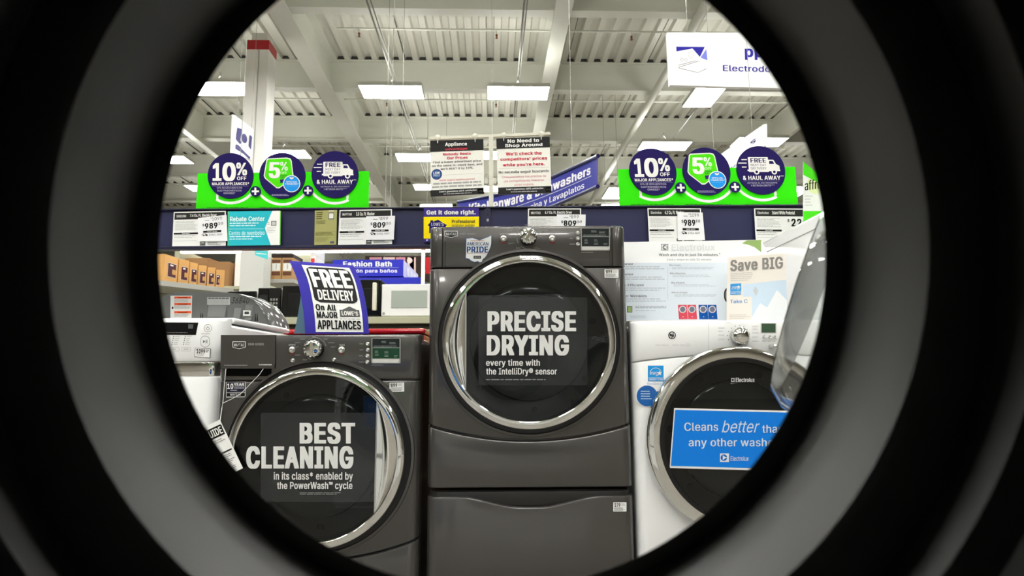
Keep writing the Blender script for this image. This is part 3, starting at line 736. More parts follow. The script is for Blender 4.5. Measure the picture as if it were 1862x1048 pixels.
s.panel(m, rect(0, 0, 220, 110), ink(225, 225, 225), .0006); s.flat(m, rect(2, 3.2, 218, 106), ink(22, 120, 214))
gs.text(m, 'Cleans', 1244, 768.7, 1305.7, 784, ink(200, 214, 226), .02, .0014); gs.text(m, 'better', 1312, 765, 1377, 787, ink(190, 208, 226), -.012, .0014, shear=.25); gs.text(m, 'than', 1385.5, 773, 1424, 787.5, ink(200, 214, 226), .02, .0014)
gs.text(m, 'any other washer', 1252, 797.5, 1414, 816, ink(200, 214, 226), .02, .0014)
gs.flat(m, rect(1309, 825, 1325.3, 840.3), ink(215, 222, 228), .0012); gs.flat(m, circ(1316, 832.5, 6, 20), ink(22, 100, 180), .0014); gs.flat(m, [(1314, 828), (1314, 837), (1320, 832.5)], ink(215, 222, 228), .0016); gs.flat(m, rect(1317, 832, 1325, 833), ink(215, 222, 228), .0017)
gs.text(m, 'Electrolux', 1328.3, 830, 1361, 838.5, ink(205, 215, 225), .02, .0014)
o = m.build('door_cling', edoor); o['label'] = 'blue sign reading Cleans better than any other washer'
m = MB(); gs.flat(m, rect(1329.5, 688, 1335.2, 694.6), ink(200, 200, 200), .0012); gs.flat(m, circ(1332.3, 691.3, 2.3, 12), ink(60, 60, 60), .0014); gs.text(m, 'Electrolux', 1337.6, 687.4, 1372, 695, ink(215, 215, 215), .03, .0012); m.build('door_lettering', edoor)
# stickers on its front
m = MB(); FS.panel(m, rect(1178, 665.3, 1206.6, 693.6), ink(40, 150, 222), .0004); FS.strip(m, circ(1192.3, 680, 11, 20, 190, 340), circ(1192.3, 680, 10.2, 20, 190, 340), WHITE, closed=False)
FS.text(m, 'energy', 1180.5, 676.5, 1198, 684, WHITE, -.01, shear=.3)
FS.flat(m, [(1199.5 + (4.8 if k % 2 == 0 else 2) * math.sin(math.pi * k / 5), 679 - (4.8 if k % 2 == 0 else 2) * math.cos(math.pi * k / 5)) for k in range(10)], WHITE, .0008)
FS.flat(m, rect(1179, 687, 1205.6, 687.6), WHITE); FS.text(m, 'ENERGY STAR', 1179.6, 688.4, 1205, 692.4, WHITE, .02); FS.text(m, 'MaxxSave.com', 1176.6, 695.6, 1209, 700, ink(120, 150, 190))
o = m.build('sticker', elx); o['label'] = 'cyan square energy sticker'
m = MB(); FS.panel(m, circ(1176, 720.5, 20.6), ink(225, 225, 222), .0006); FS.flat(m, circ(1176.4, 720.2, 18.8), mat('blue_foil', rgb(20, 110, 200), .15, .4, coat=1), .0008); FS.bars(m, 1165, 711, 1186, 729, 4, ink(170, 200, 225), .4, .0012, .3)
o = m.build('sticker', elx); o['label'] = 'round blue foil sticker'
# ------------------------------------------------------------------ white dryer on a pedestal at the far right
fx0 = ex1 + .014; ftop = Z_(1520, 375)
fd = thing('clothes_dryer', (fx0 + .34, 2.45, .36), 'white dryer standing high beside the white washer, partly hidden by the open glass door', 'dryer')
b = MB(); shell(b, fx0, fx0 + .68, YF, YF + .74, .36, ftop, M_WENAMEL, .04); b.build('cabinet', fd, 40, bevel=.012)
MB().box((fx0 - .0015, YF + .05, ftop - .055), (fx0, YF + .72, ftop - .052), ink(150, 150, 150)).build('side_seam', fd)
round_door(fd, fx0 + .34, .36 + .5, RE, YF, ring_w=.047)
pw = thing('pedestal', (fx0 + .34, 2.45, 0), 'white drawer pedestal under the tall white dryer at the dark rim', 'pedestal')
b = MB(); shell(b, fx0, fx0 + .68, YF, YF + .72, 0, .352, M_WENAMEL, .04); b.build('cabinet', pw, 40, bevel=.008)
MB().box((fx0 + .03, YF - .012, .04), (fx0 + .65, YF - .001, .33), M_WENAMEL).build('drawer', pw, bevel=.004)
# ------------------------------------------------------------------ white washer with slanted console at the far left
YS = 2.16; sx1 = X_(403, 600, YS); stop_ = Z_(400, 577.5, YS); SS = face_sheet(YS - .0008)
sam = thing('washing_machine', (sx1 - .34, 2.5, 0), 'white washer with slanted digital console beside the graphite washer, 1099 price label', 'washing machine')
zt = Z_(380, 659, YS); zl = Z_(380, 685, YS)
b = MB(); shell(b, sx1 - .68, sx1 - .006, YS + .01, YS + .74, .02, stop_ - .02, M_WENAMEL, .05); b.build('cabinet', sam, 40, bevel=.01)
b = MB(); front(b, sx1 - .68, sx1, YS, lambda t: zt, lambda t: stop_, M_WENAMEL, rc=.045, ledge=.014); scm = b
b = MB(); front(b, sx1 - .675, sx1 - .004, YS + .008, lambda t: zl, lambda t: zt - .001, M_CHROME, rc=.045, ledge=.002); b.build('chrome_band', sam, 35)
b = MB(); front(b, sx1 - .68, sx1, YS, lambda t: .05, lambda t: zl, M_WENAMEL, rc=.045, ledge=.006); b.build('front_panel', sam, 35)
MB().box((sx1 - .66, YS + .03, 0), (sx1 - .02, YS + .06, .05), M_BLACKP).build('kick_plate', sam)
MB().box((sx1 - .67, YS + .12, stop_ - .012), (sx1 - .012, YS + .70, stop_ + .010), M_WENAMEL).build('top_lid', sam, bevel=.008)
m = scm; SS.strip(m, circ(378, 597.2, 7.2, 24), circ(378, 597.2, 6.6, 24), ink(120, 120, 120)); SS.strip(m, circ(378, 597.8, 3, 16, -60, 240), circ(378, 597.8, 2.2, 16, -60, 240), ink(90, 90, 90), closed=False); SS.flat(m, rect(377.6, 593.2, 378.4, 597), ink(90, 90, 90))
SS.strip(m, rrect(364.6, 611, 381.6, 632, 8), rrect(365.3, 611.8, 380.9, 631.2, 7.4), ink(120, 120, 120)); SS.flat(m, [(369.5, 618.5), (369.5, 624.5), (373, 621.5)], ink(90, 90, 90)); SS.flat(m, rect(374, 618.5, 375, 624.5), ink(90, 90, 90)); SS.flat(m, rect(376, 618.5, 377, 624.5), ink(90, 90, 90))
for cx_ in (316, 337):
    for k in range(5): SS.flat(m, circ(cx_ - k * .8, 612 + 3.6 * k, 1, 8), ink(50, 50, 50)); SS.bars(m, cx_ + 3 - k * .8, 611.3 + 3.6 * k, cx_ + 12 - k * .8, 612.6 + 3.6 * k, 1, ink(150, 150, 150), .7)
for x in (309, 330): SS.strip(m, rrect(x, 632, x + 17, 639, 1.5), rrect(x + .5, 632.5, x + 16.5, 638.5, 1.3), ink(170, 170, 170)); SS.bars(m, x + 4, 634.6, x + 13, 636, 1, ink(150, 150, 150), .8)
SS.bars(m, 366, 607, 382, 608.6, 1, ink(160, 160, 160), .6); scp = m.build('control_panel', sam, 35)
m = MB(); SS.panel(m, [(290, 586.4), (360.5, 587), (356, 609.5), (290, 608.8)], ink(14, 14, 15), .001); SS.bars(m, 300, 604.5, 350, 607, 1, ink(110, 110, 110), .6, .0014); SS.flat(m, [(343, 590), (352, 590.4), (351, 598), (342.4, 597.6)], ink(90, 94, 96), .0014)
m.build('display', scp)
s = SS.sub(((354.8, 633), (383.2, 634.4), (382.2, 651.4), (353.8, 649.2)), 30, 18); m = MB(); S = Sheet(lambda u, v: s.fn(u, v) + Vector((0, -.0012, 0)), s.n)
S.panel(m, rect(0, 0, 30, 18), BLACK, .0012); S.flat(m, rect(.8, .8, 29.2, 17.2), CARD, .0006); S.text(m, '$', 2, 2, 3.4, 6, BLACK, .02); S.text(m, '1099', 4, 1.6, 20, 10.5, BLACK, .05); S.bars(m, 21, 2.4, 28, 9, 2, DGREY, .5); S.bars(m, 4, 11.5, 24, 16, 2, GREY, .4)
o = m.build('price_label', scp); o['label'] = 'white price label with black border reading 1099'
# ------------------------------------------------------------------ energy guide tag on its string
YT = 2.045; TS = face_sheet(YT); tq = ((361.5, 781.5), (399.6, 763.5), (441.8, 851.8), (404, 870)); s = TS.sub(tq, 40, 100)
tg = thing('hang_tag', W(401, 851.8, YT), 'white paper guide tag hanging on a white string from the washer drawer', 'tag')
m = MB(); s.panel(m, rect(0, 0, 40, 100), CARD, .0004); s.flat(m, rect(2, 8, 38, 28), BLACK); s.text(m, 'GUIDE', 5, 11, 36, 25, WHITE, .04)
s.bars(m, 4, 32, 36, 40, 2, GREY, .4); s.text(m, '$', 9, 43, 14, 53, BLACK, .03); s.text(m, '27', 16, 42, 28, 54, BLACK, .04) if False else None
s.flat(m, rect(4, 57, 37, 60), ink(40, 40, 40)); s.bars(m, 4, 64, 36, 94, 9, ink(130, 130, 130), .4); s.flat(m, circ(38, 12, 1.4, 10), BLACK, .001)
m.build('paper', tg)
def bez(p, n=8):
    o = []
    for i in range(len(p) - 1):
        for k in range(n): o.append((p[i][0] + (p[i+1][0] - p[i][0]) * k / n, p[i][1] + (p[i+1][1] - p[i][1]) * k / n))
    return o + [p[-1]]
st = MB(); st.tube([W(x, y, YF - .012 - .0000) for x, y in [(478.8, 671), (472, 681), (461.6, 692), (449, 705), (437, 717), (421, 726), (405.4, 733.5)]], .0011, ink(225, 225, 220), 6)
st.tube([W(x, y, YF - .012) for x, y in [(410.8, 671), (408, 700), (405.2, 733), (403.6, 742)]] + [W(401.5, 756, YF - .035), W(399.4, 770, YT - .0012)], .0011, ink(225, 225, 220), 6)
st.build('string', tg, 60)
# ------------------------------------------------------------------ navy sign rail behind the machines
YR = 2.92; RSx = face_sheet(YR)
M_RAIL = mat('navy_rail', rgb(24, 26, 66), .45, noise=.04, nscale=20); M_RAILD = mat('navy_rail_edge', rgb(18, 18, 48), .35)
za, zb = Z_(760, 380, YR), Z_(760, 449, YR)
ra, rb = X_(180, 420, YR), X_(1640, 420, YR)
rail = thing('sign_rail', ((ra + rb) / 2, YR + .03, 0), 'long navy blue sign rail behind the machines that holds the price cards', 'sign rail')
m = MB(); m.box((ra, YR, zb), (rb, YR + .012, za), M_RAIL); m.build('band', rail)
m = MB(); m.box((ra, YR - .014, za - .002), (rb, YR + .03, za + .006), M_RAILD); m.build('edge_lip', rail, bevel=.002)
m = MB(); m.box((ra, YR - .016, zb - .008), (rb, YR + .03, zb + .006), M_RAILD); m.build('edge_lip', rail, bevel=.002)
for px in (887, 1160, 232, 1600):
    x = X_(px, 420, YR); m = MB(); m.box((x - .016, YR + .014, 0), (x + .016, YR + .05, za + .003), M_RAILD); m.build('post', rail)
x = X_(887, 395, YR); m = MB()
m.box((x - .014, YR - .012, zb), (x + .014, YR - .001, za - .004), M_RAIL)
for k in range(7): m.box((x - .005, YR - .0135, zb + .015 + k * .026), (x + .005, YR - .012, zb + .028 + k * .026), M_SATIN if k == 4 else M_BLACKP)
m.build('slotted_strip', rail)
# price cards
CY = YR - .018; CS = face_sheet(CY)
def truck_icon(s, m, x0, y0, x1, y1, ink_, paper):
    w = x1 - x0; h = y1 - y0
    s.flat(m, rect(x0 + w * .12, y0, x0 + w * .66, y0 + h * .72), ink_, .0012); s.flat(m, rect(x0 + w * .2, y0 + h * .18, x0 + w * .58, y0 + h * .5), paper, .0014)
    s.flat(m, [(x0 + w * .68, y0 + h * .2), (x0 + w * .84, y0 + h * .2), (x0 + w, y0 + h * .5), (x0 + w, y0 + h * .78), (x0 + w * .68, y0 + h * .78)], ink_, .0012)
    for k in (.3, .82): s.flat(m, circ(x0 + w * k, y0 + h * .8, h * .2, 10), ink_, .0013)
    for k in range(2): s.flat(m, rect(x0 - w * .08, y0 + h * (.2 + .3 * k), x0 + w * .08, y0 + h * (.26 + .3 * k)), ink_, .0012)
def price_card(label, quad, brand, title, slip=None, was=None, price=None, cents='10', save=None, right=None):
    s = CS.sub(quad, 100, 64); m = MB()
    r = thing('price_card', s(50, 64), label, 'price card', 'white price cards on the navy rail')
    s.panel(m, rect(0, 0, 100, 64), CARD, .0008)
    s.flat(m, rect(2, 2, 98, 14.5), ink(44, 44, 42)); s.text(m, brand, 6, 6, 20 + len(brand) * .6, 10.4, WHITE, .02); s.text(m, title, 32, 4.8, 32 + len(title) * 1.95, 11, WHITE, .04)
    s.bars(m, 4, 18, 48, 36, 8, ink(170, 170, 170), .3); s.flat(m, rect(2, 39, 48, 42.4), BLACK); s.text(m, 'FEATURES', 18, 39.8, 32, 41.8, WHITE, .03)
    s.bars(m, 3, 44.5, 47, 51, 2, ink(175, 175, 175), .3); s.flat(m, rect(2, 54, 46, 54.4), GREY)
    if right: right(s, m)
    s.flat(m, rect(52, 56, 62, 63.4), ink(90, 90, 92)); s.flat(m, rect(54, 57.5, 60, 59), CARD, .0008); s.bars(m, 66, 57, 94, 63, 3, ink(110, 110, 110), .5)
    m.build('card', r)
    if slip:
        q = face_sheet(CY - .006).sub(slip, 50, 44); n = MB(); q.panel(n, rect(0, 0, 50, 44), ink(238, 238, 240), .0004)
        q.bars(n, 12, 5.5, 20, 7.5, 1, GREY, .6, ragged=0); q.text(n, '$', 22, 1.8, 24, 4.4, BLACK, .01); q.text(n, was, 24.6, 1.8, 38 if len(was) < 4 else 42, 7.4, BLACK, .01)
        q.text(n, '$', 7.5, 11.5, 11.2, 17, BLACK, .02); q.text(n, price, 12, 11.5, 34, 21.5, BLACK, .055); q.text(n, cents, 35.2, 11.5, 43.5, 15.8, BLACK, .02)
        q.flat(n, rect(9, 25, 40, 28.6), BLACK); q.text(n, save, 16, 25.7, 33, 28, WHITE, .03)
        truck_icon(q, n, 7, 30.4, 17, 35, BLACK, CARD); q.text(n, '& HAUL AWAY', 19, 31, 42, 34.4, ink(80, 80, 80), .01)
        o = n.build('price_slip', r); o['label'] = 'white sale price slip over the card'
    return r
price_card('white card left of the aqua sign, 7.4 Cu. Ft. Electric Dryer, 989.10', ((316, 385.8), (410.5, 383.6), (410.5, 447), (313, 448)), 'SAMSUNG', '7.4 Cu. Ft. Electric Dryer',
           ((360, 396.5), (412, 391), (413.5, 438.5), (360, 439)), '1099', '989', '10', 'SAVE $109')
price_card('white card left of the yellow sign, 3.5 Cu. Ft. Washer, sale price 809.10', ((617.5, 382.2), (712.5, 380.4), (713, 444), (614.5, 445.6)), 'MAYTAG', '3.5 Cu. Ft. Washer',
           ((666, 393.6), (718.3, 392.6), (716, 436), (666, 436.6)), '899', '809', '10', 'SAVE $89')
price_card('white card above the graphite dryer, 6.7 Cu. Ft. Electric Dryer, 809.10', ((960.2, 379.4), (1056.5, 379.2), (1058, 442), (959, 442)), 'MAYTAG', '6.7 Cu. Ft. Electric Dryer',
           ((1012.6, 389.8), (1065, 390.2), (1064, 433), (1012, 433)), '899', '809', '10', 'SAVE $89')
price_card('white card above the white washer, 4.2 Cu. Ft. Washer, sale price 989.10', ((1177.2, 378.8), (1274.4, 379), (1277, 442), (1180.4, 442)), 'Electrolux', '4.2 Cu. Ft. Washer',
           ((1231.5, 386), (1277.5, 386.6), (1282, 437), (1233, 437)), '1099', '989', '10', 'SAVE $109')
def r229(s, m): s.text(m, '$', 59, 19.5, 63, 25, BLACK, .03); s.text(m, '229', 66, 19, 95, 33, BLACK, .055)
price_card('white card at the right end of the navy rail, Island White Pedestal, 229', ((1371, 379), (1472, 379.6), (1474, 443), (1374.6, 442)), 'Electrolux', 'Island White Pedestal', right=r229)
# rebate sign
s = CS.sub(((414.2, 384.6), (510.8, 383.4), (509.8, 446), (413.6, 447)), 100, 64); m = MB(); AQ = ink(44, 178, 192)
s.panel(m, rect(0, 0, 100, 64), ink(110, 200, 60), .0008); s.flat(m, rect(1.6, 0, 98.4, 64), ink(240, 240, 238)); s.flat(m, [(1.6, 0), (84, 0), (70.5, 32), (82, 64), (1.6, 64)], AQ, .0009)
LT = ink(205, 238, 240)
s.text(m, 'Rebate Center', 4.5, 10, 70, 19, ink(225, 245, 245), .04, .0013); s.text(m, 'Centro de reembolso', 3, 37, 70, 44.5, LT, .02, .0013)
for y in (21.5, 26, 46.5, 51): s.bars(m, 4, y, 66, y + 3, 1, LT, .6, .0013, .3)
s.flat(m, rect(2, 33, 68, 33.5), LT, .0013); s.flat(m, rect(82, 19, 92, 28), ink(120, 120, 118), .0011); s.flat(m, rect(83.5, 20.4, 90.5, 26.6), ink(200, 200, 198), .0013); s.bars(m, 75, 21, 79, 27, 2, GREY, .5); s.bars(m, 74, 31, 92, 42, 4, ink(180, 180, 180), .3)
tag(m.build('rebate_sign'), 'aqua and white rebate center sign on the navy rail', 'sign')
# olive booklet
s = CS.sub(((572.6, 383.2), (612.6, 382), (611.4, 445), (571.4, 446)), 40, 62); m = MB(); OL = ink(164, 162, 104)
s.panel(m, rect(0, 0, 40, 62), OL, .004)
for k in range(4): s.bars(m, 3, 3 + 3.6 * k, 19, 5.2 + 3.6 * k, 1, ink(60, 60, 30), .8, ragged=.4)
s.flat(m, rect(25, 4.5, 35, 16.5), ink(70, 80, 110)); s.flat(m, rect(26, 6, 34, 15), ink(225, 225, 215), .0009); s.flat(m, rect(25, .8, 35, 2.2), WHITE)
s.bars(m, 3, 18.5, 22, 25, 4, ink(90, 90, 50), .4); s.bars(m, 2, 40, 36, 46, 3, ink(100, 100, 60), .45); s.bars(m, 2, 49, 34, 57, 4, ink(130, 130, 80), .35); s.flat(m, rect(1, 38.4, 38, 38.8), ink(120, 120, 70)); s.flat(m, rect(29, 56, 36, 60), ink(90, 90, 110))
tag(m.build('leaflet'), 'narrow olive green leaflet on the navy rail beside a price card', 'leaflet')
# yellow installation sign
s = CS.sub(((770.4, 378.8), (871, 378), (871, 440), (770.4, 440)), 100, 62); m = MB(); YL = ink(246, 222, 8); PUR = ink(62, 50, 128)
s.panel(m, rect(0, 0, 100, 62), PUR, .0008); s.flat(m, rect(0, 16, 100, 56), YL); s.text(m, 'Get it done right.', 5, 4, 94, 14, WHITE, .06)
s.text(m, 'Professional', 51, 21.5, 93, 28, ink(40, 36, 60), .045); s.text(m, 'installation available', 51, 29.5, 92, 35, ink(40, 36, 60), .03)
s.flat(m, [(7, 32), (12, 26), (12, 22.5), (17, 22.5), (17, 25), (26, 21.5), (43, 32), (40, 33), (40, 46), (10, 46), (10, 33)], NAVY, .0012); s.text(m, "LOWE'S", 14, 27, 36, 33, ink(200, 200, 215), .03, .0016)
s.text(m, 'P', 5, 57.5, 8, 61, WHITE, .03)
tag(m.build('installation_sign'), 'purple and yellow sign reading Get it done right behind the graphite dryer', 'sign')
# ------------------------------------------------------------------ green promo headers standing on the rail
PY_ = YR + .004; PS = face_sheet(PY_); DS = face_sheet(PY_ - .006); DS2 = face_sheet(PY_ - .010)
DN = ink(31, 21, 82); LM = ink(52, 222, 4); LM2 = ink(78, 214, 8); OW = ink(240, 238, 235)
base = (W(359, 381.8, PY_) + W(671, 380.6, PY_)) / 2
ph = thing('promo_header', base, 'green promo header with three navy discs standing on the rail left of the price signs', 'promo header', 'green promo headers on the rail')
m = MB(); PS.panel(m, [(359.8, 315.6), (671, 311.3), (670, 381), (356, 382.2)], LM, .004)
D = [(418.9, 319.8, 41.4), (513.2, 319.4, 41.9), (609, 317.4, 42.6)]; PL = [(464.4, 348.1), (559.8, 346.8)]
def arc(cx, cy, r, a0, a1, w=4.6): PS.strip(m, circ(cx, cy, r + w / 2, 24, a0, a1), circ(cx, cy, r - w / 2, 24, a0, a1), OW, closed=False)
arc(419, 318, 51.5, 120, 38); arc(513.2, 319, 53, 148, 32); arc(609, 317, 53, 148, 62)
PS.flat(m, [(393.2, 352), (397.6, 352), (397.2, 364.5), (393.4, 362.8)], OW, .001); PS.flat(m, [(629.2, 350), (634, 350), (634, 361), (630, 363.4)], OW, .001)
for x0, x1 in ((376, 454), (472, 553), (577, 645)): PS.bars(m, x0, 377.4, x1, 381, 2, ink(40, 120, 20), .45, ragged=.1)
m.build('backing', ph)
for i, (cx, cy, r) in enumerate(D):
    m = MB(); DS.panel(m, circ(cx, cy, r, 64), DN, .005)
    if i == 0:
        DS.text(m, '1', 386.8, 297, 403, 329.2, OW, .05); DS.text(m, '0', 404.5, 295.8, 429, 329.6, OW, .06); DS.text(m, '%', 429.8, 296, 449.3, 319.3, OW, .04); DS.text(m, 'OFF', 431, 321.4, 448, 327.8, OW, .04)
        DS.text(m, 'MAJOR APPLIANCES*', 385.7, 332, 453, 337.3, OW, .04, rise=.4); DS.flat(m, rect(386, 338.4, 452, 338.8), ink(130, 125, 165))
        for t, a, b, c, d in (('10% DE DESCUENTO EN', 394.4, 340, 440, 343.4), ('ELECTRODOMÉSTICOS', 395.5, 344.4, 439.3, 348.4), ('GRANDES*', 406.5, 349.8, 427.7, 353.2)): DS.text(m, t, a, b, c, d, ink(205, 200, 220), .01)
    elif i == 1:
        pent = [(484.6, 291), (487, 288.4), (522, 286.8), (528, 288.4), (530.4, 292.5), (534, 321), (532, 326), (508, 342.6), (503, 342.6), (482, 325), (479.6, 320)]
        px_, py_ = 507, 314
        DS.flat(m, pent, OW, .0008); DS.flat(m, [(px_ + (x - px_) * .935, py_ + (y - py_) * .935) for x, y in pent], LM2, .0012)
        DS.text(m, '5', 489, 295.2, 509.6, 324.6, OW, .06, .0016); DS.text(m, '%', 509.8, 294.8, 523.4, 310.6, OW, .03, .0016); DS.text(m, 'OFF', 510.4, 312.4, 522.4, 316.8, ink(220, 245, 200), .02, .0016)
        DS.text(m, 'EVERY', 510.2, 318.4, 522.6, 321.4, ink(20, 110, 40), .03, .0016); DS.text(m, 'DAY', 510.4, 322, 518, 325, ink(20, 110, 40), .03, .0016)
        DS.flat(m, [(509, 327), (519.5, 325.8), (520.6, 332.2), (510, 333.4)], ink(44, 36, 104), .002)
        DS.flat(m, circ(530.6, 334.5, 15.6, 32), OW, .0022); DS.flat(m, circ(530.6, 334.6, 14.2, 32), ink(30, 148, 230), .0026); DS.flat(m, circ(530.6, 322.5, 4, 16, 0, 180), OW, .003)
        DS.text(m, 'or', 528.8, 322.2, 532.6, 324.6, GREY, .0, .0034)
        DS.text(m, 'SPECIAL', 520.8, 329.8, 541, 332.6, OW, .03, .003); DS.text(m, 'FINANCING*', 519.2, 333.6, 543.8, 336.4, OW, .03, .003); DS.flat(m, rect(521, 338.6, 540, 338.9), ink(140, 195, 235), .003)
        DS.bars(m, 494, 353.6, 526, 357.2, 2, ink(170, 165, 200), .5, ragged=.1)
    else:
        DS.flat(m, rrect(587.8, 294.4, 623, 320.5, 1.4), OW); DS.flat(m, rect(585.4, 316.2, 642.6, 319), OW, .0008)
        DS.flat(m, [(622.5, 299), (632.4, 299), (636.4, 306.6), (642, 309.6), (642, 318), (622.5, 318)], OW)
        DS.flat(m, [(624.8, 301.2), (631, 301.2), (633.4, 306.2), (624.4, 306.2)], DN, .001)
        for wx in (601, 632): DS.flat(m, circ(wx, 320.2, 4.8, 20), OW, .001); DS.flat(m, circ(wx, 320.4, 2.4, 16), DN, .0014)
        for x0, x1, y in ((576.4, 586, 298.8), (570.4, 585, 304.8), (576, 584, 311.8)): DS.flat(m, rect(x0, y - .8, x1, y + .8), OW)
        DS.text(m, 'FREE', 592, 296.2, 619, 304, DN, .045); DS.text(m, 'NEXT DAY', 592, 306.2, 619, 310.2, DN, .015); DS.text(m, 'DELIVERY', 591.6, 312.2, 619, 316.2, DN, .015)
        DS.text(m, '& HAUL AWAY', 576, 327.4, 642, 334.6, OW, .045, rise=.3); DS.flat(m, rect(577, 336.2, 640, 336.6), ink(130, 125, 165)); DS.bars(m, 643, 327, 648, 328, 1, OW, .9, ragged=0)
        DS.text(m, 'ENTREGA AL DÍA SIGUIENTE', 583.2, 338, 635.4, 341.2, ink(205, 200, 220), .01, rise=.3); DS.text(m, 'Y RETIRADA GRATIS***', 588.6, 342.8, 630, 346, ink(205, 200, 220), .01, rise=.3)
    o = m.build('disc', ph); o['label'] = ['navy disc reading 10% OFF', 'navy disc with a green 5% tag', 'navy disc with a white truck'][i]
for x, y in PL:
    m = MB(); DS2.panel(m, circ(x, y, 9.6, 32), DN, .004); DS2.flat(m, rect(x - 6.6, y - 1.7, x + 6.6, y + 1.7), OW); DS2.flat(m, rect(x - 1.7, y - 6.6, x + 1.7, y + 6.6), OW, .0007); m.build('plus_badge', ph)
b2 = (W(1131, 375.6, PY_) + W(1451, 375.2, PY_)) / 2
dup(ph, Vector((b2.x, base.y, base.z)), 'green promo header with three navy discs standing on the rail above the white washer', scale=1.035)
# ------------------------------------------------------------------ price policy signs on their T stand
TY = YR + .02; TSH = face_sheet(TY - .012); M_IVORY = mat('ivory_steel', rgb(214, 212, 196), .4)
tp = thing('sign_stand', W(893, 377, TY), 'ivory T-shaped stand rising from the navy rail, two price signs hang from it', 'sign stand')
x = X_(893, 300, TY); zt_ = Z_(893, 250, TY)
MB().box((x - .011, TY - .008, za + .007), (x + .011, TY + .008, zt_), M_IVORY).build('pole', tp)
p, q = W(781, 252.3, TY), W(1000.5, 243.2, TY)
m = MB(); m.bar(p, q, .014, .014, M_IVORY); m.build('crossbar', tp)
for px, py in ((796, 250.5), (864, 248), (916, 246.2), (984, 244)):
    m = MB(); c_ = W(px, py, TY - .01); m.lathe([(.014, 0), (.014, .004), (.011, .006), (0, .006)], c_, AY, M_IVORY, 20); m.tube([c_ + Vector((0, -.004, 0)), c_ + Vector((0, -.005, -.03))], .0016, M_SATIN, 6); m.build('clip', tp, 40)
def policy_sign(quad, label, draw):
    s = TSH.sub(quad, 100, 104); m = MB(); s.panel(m, rect(0, 0, 100, 104), ink(238, 237, 228), .003)
    draw(s, m); return tag(m.build('price_sign'), label, 'sign', 'black and white price signs on the T stand')
BK = ink(42, 42, 42); RD = ink(205, 30, 62); RD2 = ink(206, 92, 122); TX = ink(52, 50, 58)
def d1(s, m):
    s.flat(m, rect(0, 0, 100, 21), BK); s.flat(m, rect(0, 92, 100, 104), BK)
    s.text(m, 'Appliance', 28, 4.4, 69, 13, WHITE, .05); s.flat(m, rect(28, 13.4, 69, 14.1), WHITE); s.text(m, 'advantage', 28, 14.6, 69, 20, ink(220, 70, 90), .03, shear=.2)
    s.text(m, 'Nobody Beats', 24, 24, 76, 29.4, RD, .045); s.text(m, 'Our Prices', 31, 31, 70, 36, RD, .045)
    s.text(m, 'Find a lower advertised price', 5, 38.6, 95, 43.6, TX, .03); s.text(m, 'on the same in-stock item, and', 3, 45, 97, 50, TX, .03); s.text(m, "we'll BEAT it by 10%.", 19, 51.4, 81, 56.4, TX, .03)
    s.flat(m, circ(11.5, 63, 10, 30), ink(58, 66, 130)); s.flat(m, circ(11.5, 63, 8, 30), ink(48, 90, 140), .001); s.text(m, 'LOW', 5.5, 58, 17.5, 63, WHITE, .04, .0014); s.text(m, 'PRICE', 5.5, 63.6, 17.5, 67, ink(210, 225, 240), .03, .0014)
    s.flat(m, rect(22, 64.6, 97, 65), LGREY)
    s.text(m, 'Nadie supera nuestros precios', 17, 72.6, 83, 77, RD2, .02); s.bars(m, 5, 79, 95, 82.6, 1, ink(165, 165, 165), .8, ragged=.05); s.bars(m, 3, 85, 97, 88.6, 1, ink(165, 165, 165), .8, ragged=.05)
    s.text(m, "Lowe's guarantees 100% satisfaction", 16, 94, 86, 98, WHITE, .025); s.bars(m, 24, 99.6, 78, 102, 1, ink(160, 160, 160), .7, ragged=.05); s.flat(m, rect(88.5, 94, 98.6, 101.6), ink(220, 220, 220)); s.flat(m, rect(90, 96, 97, 100), BK, .0009)
def d2(s, m):
    s.flat(m, rect(0, 0, 100, 19.6), BK); s.flat(m, rect(0, 90.6, 100, 104), BK)
    s.text(m, 'No Need to', 21, 2.4, 80, 9, WHITE, .055); s.text(m, 'Shop Around', 16, 11, 86, 18.2, WHITE, .055)
    s.text(m, "We'll check the", 17, 26.4, 84, 32.4, RD, .045); s.text(m, "competitors' prices", 6.6, 36.2, 94, 43, RD, .045); s.text(m, "while you're here.", 11, 46.6, 89, 53.4, RD, .045)
    s.flat(m, rect(3, 55.6, 97, 56), LGREY); s.text(m, 'No necesita seguir buscando', 2.6, 60, 97, 66.4, TX, .03)
    s.text(m, 'Chequearemos los precios de', 8, 69.6, 91, 74.8, RD2, .015); s.text(m, 'los competidores mientras', 12, 77, 87, 82.2, RD2, .015); s.text(m, 'usted espera.', 31, 84.4, 68, 89.4, RD2, .015)
    s.text(m, "Lowe's guarantees 100% satisfaction", 16, 92.6, 85, 96.6, WHITE, .025); s.bars(m, 24, 98.6, 76, 101, 1, ink(160, 160, 160), .7, ragged=.05); s.flat(m, rect(89, 93, 99, 100.6), ink(220, 220, 220)); s.flat(m, rect(90.4, 95, 97.6, 99), BK, .0009)
policy_sign(((782.2, 256), (879, 253), (880.4, 353), (783.3, 358)), 'hanging Appliance advantage sign, left of the two on the T stand', d1)
policy_sign(((902.3, 252), (999.4, 248.7), (1002.8, 351.6), (905.6, 354.6)), 'hanging No Need to Shop Around sign, right of the two on the T stand', d2)
